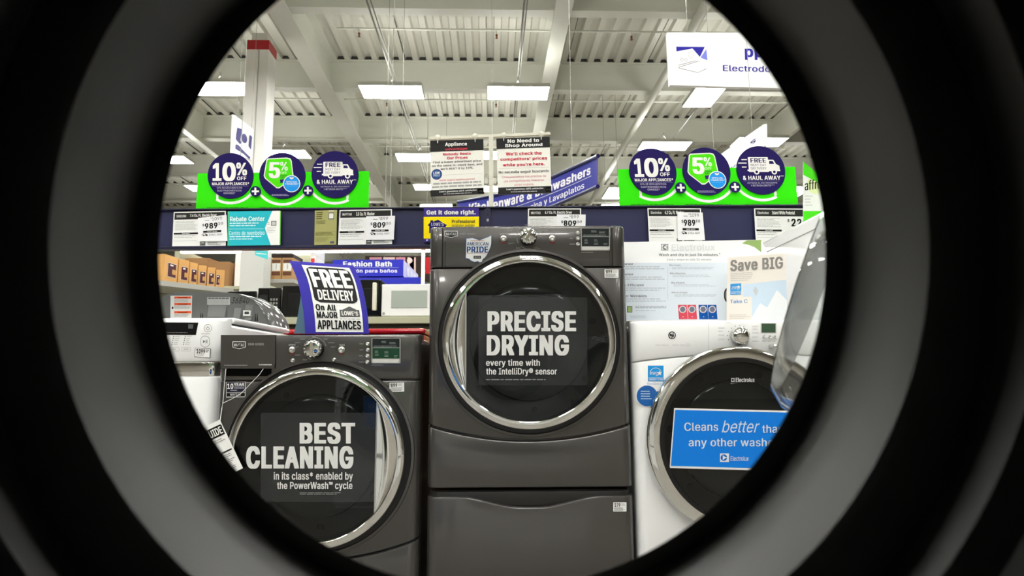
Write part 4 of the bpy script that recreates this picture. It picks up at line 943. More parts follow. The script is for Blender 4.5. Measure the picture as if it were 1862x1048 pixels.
# ------------------------------------------------------------------ tent card on the graphite washer
def hermite(P, v):                                          # piecewise through points evenly spaced by arc index
    k = min(int(v * (len(P) - 1)), len(P) - 2); t = v * (len(P) - 1) - k
    p0 = P[max(k - 1, 0)]; p1 = P[k]; p2 = P[k + 1]; p3 = P[min(k + 2, len(P) - 1)]
    return tuple(.5 * (2 * p1[i] + (p2[i] - p0[i]) * t + (2 * p0[i] - 5 * p1[i] + 4 * p2[i] - p3[i]) * t * t + (3 * p1[i] - p0[i] - 3 * p2[i] + p3[i]) * t ** 3) for i in (0, 1))
kt = crop(520, 440, 6.163)
Lp = kt(35, 212, 118, 400, 168, 610, 200, 820, 215, 1030); Rp = kt(755, 265, 832, 430, 885, 640, 917, 840, 930, 1030)
TYB = 2.24
def tent(u, v):
    a = hermite(Lp, v); b = hermite(Rp, v)
    return W(a[0] * (1 - u) + b[0] * u, a[1] * (1 - u) + b[1] * u, TYB + .07 * (1 - v) ** 1.5)
tc = thing('tent_card', W(612, 607, TYB), 'purple and white FREE DELIVERY tent card standing on top of the graphite washer', 'sign')
S = Sheet(tent, (0, -1, .25)); m = MB(); N = 20; M_ = 6
PURP = ink(58, 52, 158)
def grid(mb, f, mm, nu=M_, nv=N):
    vs = [f(i / nu, j / nv) for j in range(nv + 1) for i in range(nu + 1)]
    mb.add(vs, [(j * (nu + 1) + i, (j + 1) * (nu + 1) + i, (j + 1) * (nu + 1) + i + 1, j * (nu + 1) + i + 1) for j in range(nv) for i in range(nu)], mm)
grid(m, lambda u, v: S(u, v, 0), PURP); grid(m, lambda u, v: S(u, v, -.001), ink(110, 150, 175))
# printed white field and black lozenge, given in sheet coordinates
def tq(px, py):                                             # photo pixel -> sheet coordinates
    v = .5
    for _ in range(12):
        a = hermite(Lp, v); b = hermite(Rp, v); u = (px - a[0]) / (b[0] - a[0]); y = a[1] + (b[1] - a[1]) * u; v = min(1, max(0, v + (py - y) / 133))
    return u, v
w0, w1 = .175, .93
def bandgrid(u0, u1, v0, v1, mm, lift, r=0, n=16):
    vs = []; 
    for j in range(n + 1):
        v = v0 + (v1 - v0) * j / n; ins = 0
        if r:
            d = min(v - v0, v1 - v) / r
            if d < 1: ins = r * 1.15 * (1 - math.sqrt(max(0, 1 - (1 - d) ** 2)))
        vs += [S(u0 + ins + (u1 - u0 - 2 * ins) * i / 4, v, lift) for i in range(5)]
    m.add(vs, [(j * 5 + i, (j + 1) * 5 + i, (j + 1) * 5 + i + 1, j * 5 + i + 1) for j in range(n) for i in range(4)], mm)
bandgrid(.17, .915, .07, .965, WHITE, .0012); bandgrid(.205, .885, .095, .575, ink(42, 42, 42), .0022, .07)
def ttext(s_, u0, u1, v0, v1, mm, bold=.05):
    vs, fs = text_mesh(s_, bold); m.add([S(u0 + (u1 - u0) * a, v1 + (v0 - v1) * b, .0036 + l) for a, b, l in vs], fs, mm)
ttext('FREE', .245, .855, .125, .375, WHITE, .075); ttext('DELIVERY', .275, .835, .405, .54, WHITE, .06)
ttext('On All', .205, .52, .60, .685, BLACK, .06); ttext('MAJOR', .205, .53, .70, .785, BLACK, .06); ttext('APPLIANCES', .205, .885, .81, .925, BLACK, .06)
def tflat(pts, mm, lift): m.add([S(u, v, lift) for u, v in pts], [tuple(range(len(pts)))], mm)
GH = ink(92, 92, 92)
tflat([(.57, .665), (.615, .665), (.735, .615), (.84, .66), (.88, .66), (.88, .76), (.57, .765)], GH, .002); ttext("LOWE'S", .60, .855, .685, .745, WHITE, .05)
vs_ = (.56, .90); R_ = random.Random(3); x = .56
while x < .88: w_ = .03 + .05 * R_.random(); tflat([(x, .782), (x + w_, .782), (x + w_, .795), (x, .795)], LGREY, .002); x += w_ + .012
m.build('front_leaf', tc)
def back(u, v):
    p = W(549 - 14.5 * v ** 1.5 + u * (86 - 0 * v), 512 + 95 * v, TYB + .07 + .05 * v); return p
mb = MB(); grid(mb, back, ink(120, 158, 184)); grid(mb, lambda u, v: back(u, v) + Vector((0, .001, 0)), PURP); o = mb.build('rear_leaf', tc); o['label'] = 'pale blue reverse of the folded card'
# ------------------------------------------------------------------ cardboard display sign on the white washer
EY_ = 2.36; ES = face_sheet(EY_); zb_ = etop + .001
eh = thing('display_sign', W(1280, 583, EY_), 'wide white cardboard sign about washing and drying in 36 minutes, on the white washer', 'sign')
q = ((1126, 440.6), (1384, 436.4), (1440, 584), (1130, 584)); m = MB(); FAINT = ink(232, 235, 236)
ES.panel(m, [(1126, 440.6), (1384, 436.4), (1400, 470), (1440, 584), (1130, 584)], ink(248, 250, 251), .004)
ES.flat(m, [(1128, 478), (1330, 478), (1332, 582), (1130, 582)], ink(222, 231, 240), .0004)
ES.flat(m, [(1349, 443), (1358, 437.4), (1384, 436.6), (1384, 459), (1372, 449.5), (1360, 445)], ink(150, 180, 110), .0006)
LG = ink(140, 142, 142)
ES.strip(m, rect(1202, 444, 1215, 455.6), rect(1203.2, 445.2, 1213.8, 454.4), LG); ES.flat(m, circ(1209, 450, 4.6, 20), LG, .0007); ES.flat(m, [(1206.4, 449.8), (1212, 446.4), (1212, 453.4)], WHITE, .0009)
ES.text(m, 'Electrolux', 1221, 444.4, 1300, 455.8, FAINT, .04)
K1 = ink(80, 84, 90); K2 = ink(140, 146, 152); K3 = ink(176, 182, 190)
ES.text(m, 'Wash and dry in just 36 minutes.¹', 1198, 460.6, 1309, 467, K1, .02); ES.text(m, 'Lava y seque en sólo 36 minutos.', 1213, 470.2, 1294.6, 475, K2, .012)
for t, x0, x1, y0, y1 in (('Cleaner', 1120, 1151.6, 478.4, 482.2), ('Faster', 1126, 1152, 497.2, 501), ('More Efficient', 1121, 1170.6, 516.4, 521), ('Fewer Wrinkles', 1122, 1176, 536.2, 540.8)):
    ES.text(m, t, x0, y0, x1, y1, K1, .02)
    ES.bars(m, 1136, y1 + 2.6, 1213, y1 + 10, 2, K3, .35, ragged=.2)
for t, x0, x1, y0, y1 in (('Más limpia', 1217, 1237.4, 481, 484.6), ('Más silenciosa', 1218, 1246, 495.6, 498.8), ('Más eficiente', 1220, 1245, 512.6, 516), ('Menos arrugas', 1221.4, 1249.6, 530.6, 534.4)):
    ES.text(m, t, x0, y0, x1, y1, K2, .02); ES.bars(m, x0 + 5, y1 + 1.6, x0 + 84, y1 + 6.6, 2, K3, .3, ragged=.3)
ES.flat(m, rect(1214, 486, 1214.4, 546), K3, .0006); ES.flat(m, rect(1140, 557, 1149.6, 568.6), ink(60, 70, 50)); ES.flat(m, rect(1141, 558, 1148.6, 567.6), ink(150, 175, 110), .0009)
ES.bars(m, 1155, 557, 1216, 562, 2, K2, .4, ragged=.1); ES.bars(m, 1155, 565, 1206, 567, 1, K3, .5); ES.bars(m, 1146, 574.4, 1184, 580, 3, K3, .3)
for x0, cc in ((1232.8, ink(206, 72, 88)), (1249.6, ink(206, 72, 88)), (1270, ink(16, 78, 152)), (1286.6, ink(16, 78, 152))):
    ES.flat(m, [(x0, 554.6), (x0 + 15.8, 554.6), (x0 + 18, 580.8), (x0 + 1.6, 580.8)], cc); ES.flat(m, circ(x0 + 8.4, 563, 6.6, 20), ink(205, 205, 205), .001); ES.flat(m, circ(x0 + 8.4, 563, 4.8, 20), ink(110, 112, 130), .0012); ES.flat(m, rect(x0 + 8, 576, x0 + 10.4, 577), ink(210, 210, 215), .001)
ES.flat(m, circ(1322, 537, 6, 20, ry=13), ink(60, 60, 60), .001); ES.flat(m, circ(1324, 537, 5, 20, ry=11), ink(150, 150, 150), .0012)
m.build('printed_board', eh)
SV = face_sheet(EY_ - .06)
m = MB(); s = SV.sub(((1323, 468.7), (1428, 461), (1432, 583.6), (1321, 583.6)), 105, 115)
s.panel(m, rect(0, 0, 105, 115), ink(238, 232, 224), .003); s.text(m, 'Save BIG', 5, 5, 100, 25.5, ink(138, 134, 130), .055)
s.bars(m, 6, 29, 50, 45, 5, ink(200, 196, 192), .35); s.flat(m, [(28, 50), (105, 45), (105, 115), (44, 115), (44, 72), (28, 72)], ink(206, 224, 240)); s.flat(m, [(40, 115), (58, 84), (70, 92), (88, 62), (105, 80), (105, 115)], ink(240, 243, 246), .0009)
s.flat(m, [(46, 62), (50, 54), (55, 62), (51, 72)], ink(200, 204, 208), .001)
s.flat(m, rect(5.6, 48, 25, 68), ink(60, 150, 215), .0009); s.text(m, 'energy', 7, 53, 22, 60, WHITE, -.01, .0013, .3); s.flat(m, rect(6.4, 62, 24.4, 62.6), WHITE, .0011); s.text(m, 'ENERGY STAR', 6.6, 63.6, 24.4, 66.6, WHITE, .02, .0013); s.flat(m, [(20 + (3.4 if k % 2 == 0 else 1.4) * math.sin(math.pi * k / 5), 54 - (3.4 if k % 2 == 0 else 1.4) * math.cos(math.pi * k / 5)) for k in range(10)], WHITE, .0014)
s.text(m, 'Take C', 5.6, 77, 36, 83.4, ink(90, 150, 200), .03); s.bars(m, 5, 104, 44, 113, 3, ink(205, 196, 188), .35)
tag(m.build('booklet'), 'cream Save BIG booklet standing in front of the white cardboard sign', 'booklet')
# ------------------------------------------------------------------ freshener sign at the right rim
AS = face_sheet(2.72); m = MB(); p4 = [(1460.6, 294), (1520, 344), (1520, 440), (1460.6, 440)]
AS.panel(m, p4, ink(226, 230, 224), .003); AS.flat(m, [(1460.6, 294), (1520, 344), (1520, 350), (1460.6, 318)], ink(70, 200, 30)); AS.flat(m, circ(1484, 336, 17, 24), ink(214, 226, 170), .0004); AS.text(m, 'affresh', 1463, 329, 1508, 347, ink(40, 44, 36), .03, .0014, rise=6)
AS.flat(m, [(1460.6, 384), (1520, 384), (1520, 440), (1460.6, 440)], ink(70, 200, 30)); AS.bars(m, 1463, 356, 1478, 378, 4, LGREY, .3)
tag(m.build('shelf_sign'), 'white and green affresh sign at the dark right rim beside the promo header', 'sign')
# ------------------------------------------------------------------ department banners and hanging signs farther back
def kxy(*a): return crop(680, 240, 4.232)(*a)
TOPE = kxy(645, 540, 1010, 470, 1365, 350, 1725, 185); BOTE = kxy(640, 810, 1010, 708, 1365, 577, 1722, 420)
def ban(u, v):
    a = hermite(TOPE, u); b = hermite(BOTE, u); return W(a[0] + (b[0] - a[0]) * v, a[1] + (b[1] - a[1]) * v, 8.2 - 3.0 * u)
BS = Sheet(ban, (0.25, -1, 0)); bn = thing('hanging_banner', ban(.5, 1), 'curved blue Kitchenware and Dishwashers banner hanging behind the price signs', 'banner')
BL = ink(58, 62, 150); m = MB(); grid(m, lambda u, v: BS(u, v), BL, 48, 2); grid(m, lambda u, v: BS(u, v, -.004), BL, 48, 2)
def btext(s_, u0, u1, va, vb, vc, vd, bold, lift=.03):
    vs, fs = text_mesh(s_, bold)
    m.add([BS(u0 + (u1 - u0) * a, (va * (1 - a) + vc * a) * b + (vb * (1 - a) + vd * a) * (1 - b), lift + l) for a, b, l in vs], fs, ink(232, 232, 240))
btext('Kitchenware & Dishwashers', .10, .915, .12, .46, .20, .50, .055); btext('Artículos para la cocina y Lavaplatos', .10, .87, .62, .86, .66, .92, .03)
vs = [BS(.1 + .83 * i / 16, v, .02) for i in range(17) for v in (.555, .57)]; m.add(vs, [(2 * i, 2 * i + 1, 2 * i + 3, 2 * i + 2) for i in range(16)], ink(220, 220, 235))
m.build('fabric', bn)
for v, nm in ((0, 'top_rod'), (1, 'bottom_rod')):
    MB().tube([BS(u / 16, v) for u in range(17)], .018, mat('navy_tube', rgb(22, 24, 84), .3), 12).build(nm, bn, 40)
m = MB()
for u in (.25, .8): p = BS(u, 0); m.tube([p, Vector((p.x, p.y, 7.79))], .0025, M_COND, 5)
m.build('cord', bn)
# white department signs
WSG = mat('sign_acrylic', rgb(236, 236, 236), .3)
UY = 6.0; US = face_sheet(UY); sg = thing('department_sign', W(1330, 155, UY), 'large white hanging sign with an appliance drawing and Electrodomésticos in blue', 'sign')
s = US.sub(((1212.7, 59), (1520, 60), (1520, 163.5), (1218, 154.6)), 300, 100); m = MB(); BLU = ink(44, 40, 150)
s.panel(m, rect(0, 0, 300, 100), WSG, .05)
s.flat(m, [(15, 27), (66, 27), (56.5, 46), (44, 30), (15, 36)], BLU, .002); s.flat(m, [(57.5, 47), (68.6, 31), (70, 52)], ink(120, 130, 215), .002)
s.strip(m, circ(40.5, 42, 5, 20, ry=7), circ(40.5, 42, 4.5, 20, ry=6.4), GREY, .002); s.strip(m, circ(40.5, 42, 3.2, 20, ry=4.4), circ(40.5, 42, 2.8, 20, ry=4), GREY, .002)
for cx_ in (24, 31.6): s.strip(m, circ(cx_, 51.6, 2.6, 16, ry=3.2), circ(cx_, 51.6, 2, 16, ry=2.6), GREY, .002)
for a, b in (((17, 62), (48, 53)), ((17, 66), (54, 53.4)), ((17, 67), (52, 75)), ((52, 75), (68, 67))):
    s.flat(m, [a, b, (b[0], b[1] + .7), (a[0], a[1] + .7)], DGREY, .002)
s.text(m, 'ppliances', 137, 24, 268, 50, BLU, .055, .003); s.text(m, 'Electrodomésticos', 97, 60, 264, 71.5, BLU, .025, .003)
m.build('panel', sg)
m = MB()
for px in (1250, 1420):
    p = W(px, 58, UY); m.tube([p, Vector((p.x, p.y, 7.79))], .0025, M_COND, 5)
m.build('cord', sg)
def slant(quadpx, ya, yb, label, draw, thick=.03):
    (a, b, c, d) = quadpx
    A_, B_, C_, D_ = W(a[0], a[1], ya), W(b[0], b[1], yb), W(c[0], c[1], yb), W(d[0], d[1], ya)
    def f(u, v): return (A_ * (1 - u) + B_ * u) * (1 - v) + (D_ * (1 - u) + C_ * u) * v
    e = f(1, .5) - f(0, .5); n = e.cross(Vector((0, 0, 1))).normalized()
    if n.dot(EYE - f(.5, .5)) < 0: n = -n
    s = Sheet(f, n); m = MB(); r = thing('department_sign', f(.5, 1), label, 'sign'); s.panel(m, rect(0, 0, 1, 1), WSG, thick); draw(s, m); m.build('panel', r)
    w = MB()
    for u in (.15, .85): p = f(u, 0); w.tube([p, Vector((p.x, p.y, 7.79))], .0025, M_COND, 5)
    w.build('cord', r)
def dA(s, m):
    s.text(m, 'Appliances', .0, .30, .9, .58, ink(40, 38, 98), .05, .004); s.text(m, 'Electrodomésticos', .0, .68, .86, .82, ink(70, 70, 130), .02, .004); s.flat(m, rect(.0, .63, .95, .636), LGREY, .003)
slant(((1288, 296), (1388.5, 226), (1389, 266), (1296, 350)), 8.0, 5.4, 'white slanted Appliances sign behind the discs of the right promo header', dA)
def dB(s, m):
    I = ink(42, 34, 110); s.flat(m, [(.14, .28), (.36, .24), (.30, .56), (.36, .62), (.30, .68), (.1, .60)], I, .003); s.flat(m, circ(.5, .45, .14, 16, ry=.13), I, .003); s.flat(m, [(.76, .25), (.9, .27), (.9, .68), (.74, .6)], I, .003)
    s.flat(m, [(.1, .74), (.2, .72), (.88, .92), (.84, 1.0), (.5, .9), (.1, .85)], I, .003)
slant(((426.2, 208.6), (462, 236), (458, 292), (423, 279)), 7.4, 9.2, 'white slanted sign with navy lettering half hidden behind the white column', dB)
# ------------------------------------------------------------------ the row of machines facing the next aisle
M_REDE = mat('red_enamel', rgb(176, 18, 28), .15, coat=.6)
RY = 3.02; rx0, rx1 = X_(513, 602, RY), X_(773.5, 602, RY); rz = Z_(700, 597.5, RY)
rd = thing('washing_machine', ((rx0 + rx1) / 2, RY + .37, 0), 'red front-loading machine of the next row, only its top edge showing behind the graphite washer', 'washing machine')
m = MB(); m.box((rx0 + .008, RY + .012, .03), (rx1 - .008, RY + .72, rz - .028), M_REDE); m.build('cabinet', rd, bevel=.01)
m = MB(); m.box((rx0, RY, rz - .026), (rx1, RY + .74, rz), M_REDE); m.build('top', rd, bevel=.011, seg=4)
m = MB(); front(m, -(rx1 - rx0) / 2, (rx1 - rx0) / 2, 0, lambda t: .06, lambda t: rz - .03, M_REDE); m.v = [Vector((-v.x + (rx0 + rx1) / 2, RY + .755 - v.y, v.z)) for v in m.v]; m.build('front_panel', rd, 35)
m = MB(); c = Vector(((rx0 + rx1) / 2, RY + .755, .52)); m.lathe([(.265, 0), (.27, .03), (.25, .045), (.235, .04)], c, (0, 1, 0), M_CHROME, 48); m.lathe([(.236, .03), (0, .045)], c, (0, 1, 0), M_BLACKP, 48); m.build('door', rd, 40)
for sx in (rx0 + .06, rx1 - .06):
    for sy in (RY + .08, RY + .66): MB().lathe([(.022, 0), (.02, .03), (.015, .035)], (sx, sy, 0), (0, 0, 1), M_BLACKP, 12, cap0=True).build('foot', rd)
# grey top loader, the back of its arched console towards us
GY = 3.05; k3 = crop(290, 440, 6.988); M_GP = mat('grey_plastic', rgb(104, 105, 104), .4); M_GPL = mat('grey_plastic_gloss', rgb(92, 93, 93), .14, coat=.5)
gt = thing('washing_machine', W(400, 605, GY), 'grey top-loading washer seen from behind, back of its arched console with orange warning stickers', 'washing machine')
arc_ = [(282, 552)] + k3(40, 690, 130, 655, 240, 640, 330, 634, 450, 634, 700, 640, 900, 648, 1040, 662, 1110, 690, 1200, 745, 1280, 820, 1345, 900, 1370, 960, 1395, 1040)
GS = face_sheet(GY); m = MB(); gb = [(x, y) for x, y in arc_] + [(492, 612), (282, 612)]
GS.panel(m, gb, M_GP, .012)
for (x0, y0, x1, y1) in ((622, 810, 855, 960), (950, 840, 1045, 1000), (1090, 800, 1190, 1000)):
    a, b = k3(x0, y0, x1, y1); GS.flat(m, rect(*a, *b), mat('grey_plastic_pocket', rgb(122, 123, 125), .45), .0006); GS.panel(m, [(a[0] - .8, a[1] - 1), (a[0], a[1]), (a[0], b[1]), (a[0] - .8, b[1])], M_GPL, -.004)
    vs = [GS(*a, .001), GS(b[0], a[1], .001), GS(b[0] - 1, b[1], .018), GS(a[0] + 1, b[1], .018)]; m.add(vs, [(0, 1, 2, 3)], M_GP)
for x in (520, 545, 1215, 1240): a = k3(x, 910)[0]; GS.flat(m, [(a[0], a[1]), (a[0] + 1, a[1]), (a[0] + 2, a[1] + 14), (a[0] - 1, a[1] + 14)], ink(40, 40, 40), .0008)
cons = m.build('console_back', gt, bevel=.003)
m = MB(); cap = k3(1060, 655, 1150, 690, 1250, 745, 1350, 835, 1440, 900, 1510, 980, 1550, 1048) ; cap = [(x, y) for x, y in arc_[8:]]
# rounded glossy shoulder swept along the right end of the arch
outer = k3(1000, 655, 1100, 672, 1210, 700, 1330, 760, 1440, 850, 1500, 940, 1545, 1030, 1570, 1120); inner = k3(1000, 660, 1080, 684, 1170, 728, 1250, 790, 1310, 860, 1350, 940, 1380, 1030, 1390, 1120)
n = len(outer); vs = []
for a, b in zip(inner, outer):
    for j in range(7):
        t = j / 6; p = GS(a[0] + (b[0] - a[0]) * math.sin(t * math.pi / 2), a[1] + (b[1] - a[1]) * math.sin(t * math.pi / 2)); vs.append(p + Vector((0, -.014 * math.cos(t * math.pi / 2) + .10 * (1 - math.cos(t * math.pi / 2)), 0)))
m.add(vs, [(i * 7 + j, (i + 1) * 7 + j, (i + 1) * 7 + j + 1, i * 7 + j + 1) for i in range(n - 1) for j in range(6)], M_GPL)
m.build('console_end', gt, 60)
zc = Z_(400, 608, GY); gx0, gx1 = X_(290, 600, GY) - .06, X_(512, 600, GY)
m = MB(); m.box((gx0, GY + .05, .03), (gx1 - .003, GY + .70, zc - .02), M_GPL); m.build('cabinet', gt, bevel=.012)
m = MB(); m.box((gx0, GY + .015, zc - .018), (gx1, GY + .72, zc + .006), M_GPL); m.build('top', gt, bevel=.01)
m = MB(); m.box((gx0 + .06, GY + .2, zc + .008), (gx1 - .06, GY + .69, zc + .03), M_GPL); m.build('lid', gt, bevel=.01)
for sx in (gx0 + .06, gx1 - .06):
    for sy in (GY + .1, GY + .64): MB().lathe([(.022, 0), (.02, .03), (.015, .035)], (sx, sy, 0), (0, 0, 1), M_BLACKP, 12, cap0=True).build('foot', gt)
m = MB(); a, b = k3(145, 685, 415, 1040); GS.panel(m, [(a[0] - .6, a[1]), (b[0], a[1]), (b[0] - 1.4, b[1]), (a[0] - 1, b[1])], ink(226, 226, 224), -.0004)
for k, y in enumerate((695, 778, 882)):
    p, q = k3(190, y, 402, y + 26); GS.flat(m, rect(p[0], p[1], q[0], q[1]), ink(226, 84, 34), .001); GS.bars(m, p[0] + 6, p[1] + 1.2, q[0] - 6, q[1] - .8, 1, ink(110, 40, 20), .9, .0012, 0)
    GS.bars(m, p[0], q[1] + 1.2, q[0], q[1] + 7.6, 4, GREY, .4, .001, .3)
GS.flat(m, circ(*k3(168, 840)[0], 1.6, 10, ry=2.4), BLACK, .001); o = m.build('sticker', cons); o['label'] = 'white warning sticker with three orange bars'
m = MB(); a, b = k3(607, 702, 895, 800); GS.panel(m, rect(*a, *b), ink(196, 198, 196), -.0004); GS.text(m, 'SERVICE EQUIPMENT', a[0] + 2, a[1] + 1.2, b[0] - 2, a[1] + 3.2, ink(90, 90, 90), .02, .001) if False else GS.bars(m, a[0] + 1.6, a[1] + 1.2, b[0] - 1.6, a[1] + 3.4, 1, ink(80, 80, 80), .9, .001, 0); GS.bars(m, a[0] + 1.6, a[1] + 5, b[0] - 1.6, b[1] - 1, 4, ink(150, 152, 150), .4, .001, .05); o = m.build('sticker', cons); o['label'] = 'pale service label'
m = MB(); a, b = k3(912, 705, 1132, 785); GS.text(m, '36840', a[0], a[1], b[0], b[1], BLACK, .014, .001, shear=.25); o = m.build('marker_number', cons); o['label'] = 'number 36840 written in black marker'
m = MB(); a, b = k3(1083, 875, 1178, 948); GS.panel(m, [(a[0] + .4, a[1]), (b[0], a[1] + .4), (b[0] - .6, b[1]), (a[0], b[1] - .3)], ink(230, 230, 228), -.019); GS.flat(m, rect(a[0] + 2.6, a[1] + 2.4, b[0] - 2.6, b[1] - 3.4), ink(60, 60, 64), .0196); o = m.build('sticker', cons); o['label'] = 'small white tag'
# ------------------------------------------------------------------ microwave shelf across the next aisle
MY = 5.0; zs_ = Z_(640, 577.5, MY); M_BEIGE = mat('shelf_beige', rgb(176, 176, 150), .5); M_CARDB = mat('cardboard', rgb(186, 142, 88), .75, noise=.08, nscale=9)
sx0, sx1 = X_(330, 575, MY), X_(1010, 575, MY)
sh = thing('shelf_unit', ((sx0 + sx1) / 2, MY + .25, 0), 'long beige shelf that carries the row of microwaves behind the machines', 'shelf')
m = MB(); m.box((sx0, MY - .05, zs_ - .055), (sx1, MY + .5, zs_), M_BEIGE); m.build('shelf_board', sh, bevel=.004)
m = MB(); m.box((sx0, MY - .0, zs_ - .10), (sx1, MY + .02, zs_ - .056), mat('shelf_shadow_gap', rgb(58, 54, 46), .7)); m.build('shade_strip', sh)  # dark strip: the shade under the shelf board put into its colour
for x in (sx0 + .03, (sx0 + sx1) / 2, sx1 - .03): MB().box((x - .02, MY + .4, 0), (x + .02, MY + .44, zs_ - .056), M_BEIGE).build('upright', sh)
m = MB(); m.box((sx0, MY + .03, .12), (sx1, MY + .48, .15), M_BEIGE); m.build('lower_board', sh)
for i in range(7):
    x = sx0 + .1 + i * (sx1 - sx0 - .2) / 7; m = MB(); m.box((x, MY + .04, .152), (x + (sx1 - sx0 - .3) / 7, MY + .40, zs_ - .12 - .03 * (i % 3)), M_CARDB)
    tag(m.build('carton', bevel=.004), 'large cardboard carton stored under the microwave shelf', 'box', 'cartons under the microwave shelf')
def microwave(px0, py0, px1, py1, body, doorm, winm, label, Y=MY, hx=None, handle=None, win=None, pan=.78):
    x0, x1 = X_(px0, py1, Y), X_(px1, py1, Y); z0, z1 = zs_ + .001, Z_((px0 + px1) / 2, py0, Y)
    r = thing('microwave_oven', ((x0 + x1) / 2, Y + .2, z0), label, 'microwave')
    m = MB(); m.box((x0, Y + .02, z0 + .006), (x1, Y + .38, z1), body); m.build('body', r, bevel=.006)
    xd = x0 + (x1 - x0) * pan; m = MB(); m.box((x0, Y - .012, z0 + .006), (xd - .003, Y + .018, z1 - .001), doorm); d_ = m.build('door', r, bevel=.006, seg=3)
    w0, w1, v0, v1 = win or (.16, .9, .22, .76); dx = xd - x0; dz = z1 - z0
    m = MB(); m.box((x0 + dx * w0, Y - .0155, z0 + dz * v0), (x0 + dx * w1, Y - .0125, z0 + dz * v1), winm); m.build('window', d_, bevel=.004)
    m = MB(); m.box((xd, Y - .010, z0 + .006), (x1, Y + .018, z1 - .001), doorm if pan > .7 else M_BLACKP)
    for k in range(12 if pan < .9 else 0): g_ = (x1 - xd) / 4; m.box((xd + g_ * (.5 + k % 3), Y - .0115, z0 + dz * .2 + .03 * (k // 3)), (xd + g_ * (1.2 + k % 3), Y - .0102, z0 + dz * .2 + .018 + .03 * (k // 3)), M_SATIN)
    m.build('control_panel', r, bevel=.003)
    if handle: MB().box((xd - .05, Y - .05, z0 + dz * .16), (xd - .018, Y - .013, z1 - .03), handle).build('handle', d_, bevel=.008)
    m = MB()
    for a in (x0 + .04, x1 - .04): m.lathe([(.012, 0), (.012, .006)], (a, Y + .05, z0 - .0008), (0, 0, 1), M_BLACKP, 10, cap0=True)
    m.build('foot', r)
    if hx: c_ = Vector((x0 + dx * .05, Y - .0124, z0 + dz * .10)); MB().lathe([(.012, 0), (.012, .002), (0, .002)], c_, AY, GREY, 16).build('round_badge', d_)
M_MWB = mat('black_gloss', rgb(16, 17, 18), .1, coat=.5); M_MWWIN = mat('frosted_window', rgb(168, 176, 168), .25); M_MWW = mat('white_plastic', rgb(238, 238, 238), .25)
microwave(693.5, 517, 806, 577.5, M_MWW, M_MWW, M_MWWIN, 'white microwave on the beige shelf, right of the tent card beside the dryer', hx=True, win=(.20, .93, .27, .80), pan=.80)
microwave(588, 509, 691, 577.5, M_MWB, M_MWB, M_BLACKP, 'black microwave with a white handle, left neighbour of the white microwave', handle=mat('ivory_handle', rgb(226, 222, 206), .4), pan=.985)
microwave(512.5, 520, 584, 577.5, M_MWB, M_MWB, M_BLACKP, 'black microwave half hidden by the tent card', pan=.985)
microwave(468, 524, 508.5, 577.5, mat('ivory_body', rgb(206, 204, 190), .4), M_MWB, M_DARKIN, 'ivory-sided microwave with dark front left of the black ones', pan=.5)
microwave(412, 530, 464, 577.5, M_MWW, M_MWB, M_BLACKP, 'dark microwave just above the grey arched console')
# ------------------------------------------------------------------ small boxes on a wall shelf receding on the left
bx = [(297, 318, 462, 512.5), (323, 342, 471, 519), (343, 357.4, 476.5, 522), (358.4, 373.4, 482, 524.5), (375, 388.6, 486, 526), (391, 413, 490.5, 527)]
M_KRAFT = mat('kraft_box', rgb(206, 156, 92), .7, noise=.08, nscale=14); M_PLUM = ink(84, 48, 58)
SHZ = 1.28 + .32
def bY(pyb, z): d = ray(350, pyb); return (z - EYE.z) / d.z * d.y
zsh = 1.70
ys = [bY(b[3], zsh) for b in bx]
where = ['biggest and leftmost of the row', 'second from the left', 'third from the left, label tilted', 'fourth along the row', 'fifth, next to the last box', 'last of the row']
for i, (x0, x1, y0, y1) in enumerate(bx):
    Y = ys[i]; p0 = W(x0, y1, Y); j = min(i, 4); p1 = p0 + (W(bx[j + 1][0], bx[j + 1][3], ys[j + 1]) - W(bx[j][0], bx[j][3], ys[j])) * (.93 if i < 5 else 1.0); h = Z_(x0, y0, Y) - zsh
    d = (p1 - p0); d.z = 0; n = Vector((d.y, -d.x, 0)).normalized(); bk = -n * .15
    r = thing('fixture_box', (p0 + p1) / 2, 'brown box with plum label on the left shelf, ' + where[i], 'box', 'brown boxes on the left wall shelf')
    m = MB(); base_ = [p0, p0 + d, p0 + d + bk, p0 + bk]
    vs = [Vector((p.x, p.y, zsh + .002)) for p in base_] + [Vector((p.x, p.y, zsh + h)) for p in base_]
    m.add(vs, [(3, 2, 1, 0), (4, 5, 6, 7), (0, 1, 5, 4), (1, 2, 6, 5), (2, 3, 7, 6), (3, 0, 4, 7)], M_KRAFT); m.build('carton', r, bevel=.004)
    s = Sheet(lambda u, v, p0=p0, d=d, h=h: Vector((p0.x, p0.y, zsh + h)) + d * u + Vector((0, 0, -h * v)), n); m = MB()
    a, b = (.22, .88) if i < 5 else (.06, .5)
    s.panel(m, rect(a, .26, b, .78), ink(205, 195, 180), -.002); s.flat(m, rect(a + .03, .28, b - .03, .76), M_PLUM, .004); s.flat(m, rect(a + .25 * (b - a), .32, a + .6 * (b - a), .37), WHITE, .006); s.flat(m, rect(a + .5 * (b - a), .48, b - .06, .66), ink(196, 150, 90), .006)
    m.build('label_print', r)
ws = thing('shelf_unit', W(340, 524, ys[2]), 'grey wall shelf on the left carrying the brown fixture boxes', 'shelf')
a = W(280, 509, ys[0]) ; a.z = zsh; a += Vector((-.12, -.25, 0)); b = W(412, 527, ys[-1]); b.z = zsh; b += Vector((.0, .02, 0)); dd = (b - a).normalized(); nn = Vector((dd.y, -dd.x, 0)); m = MB()
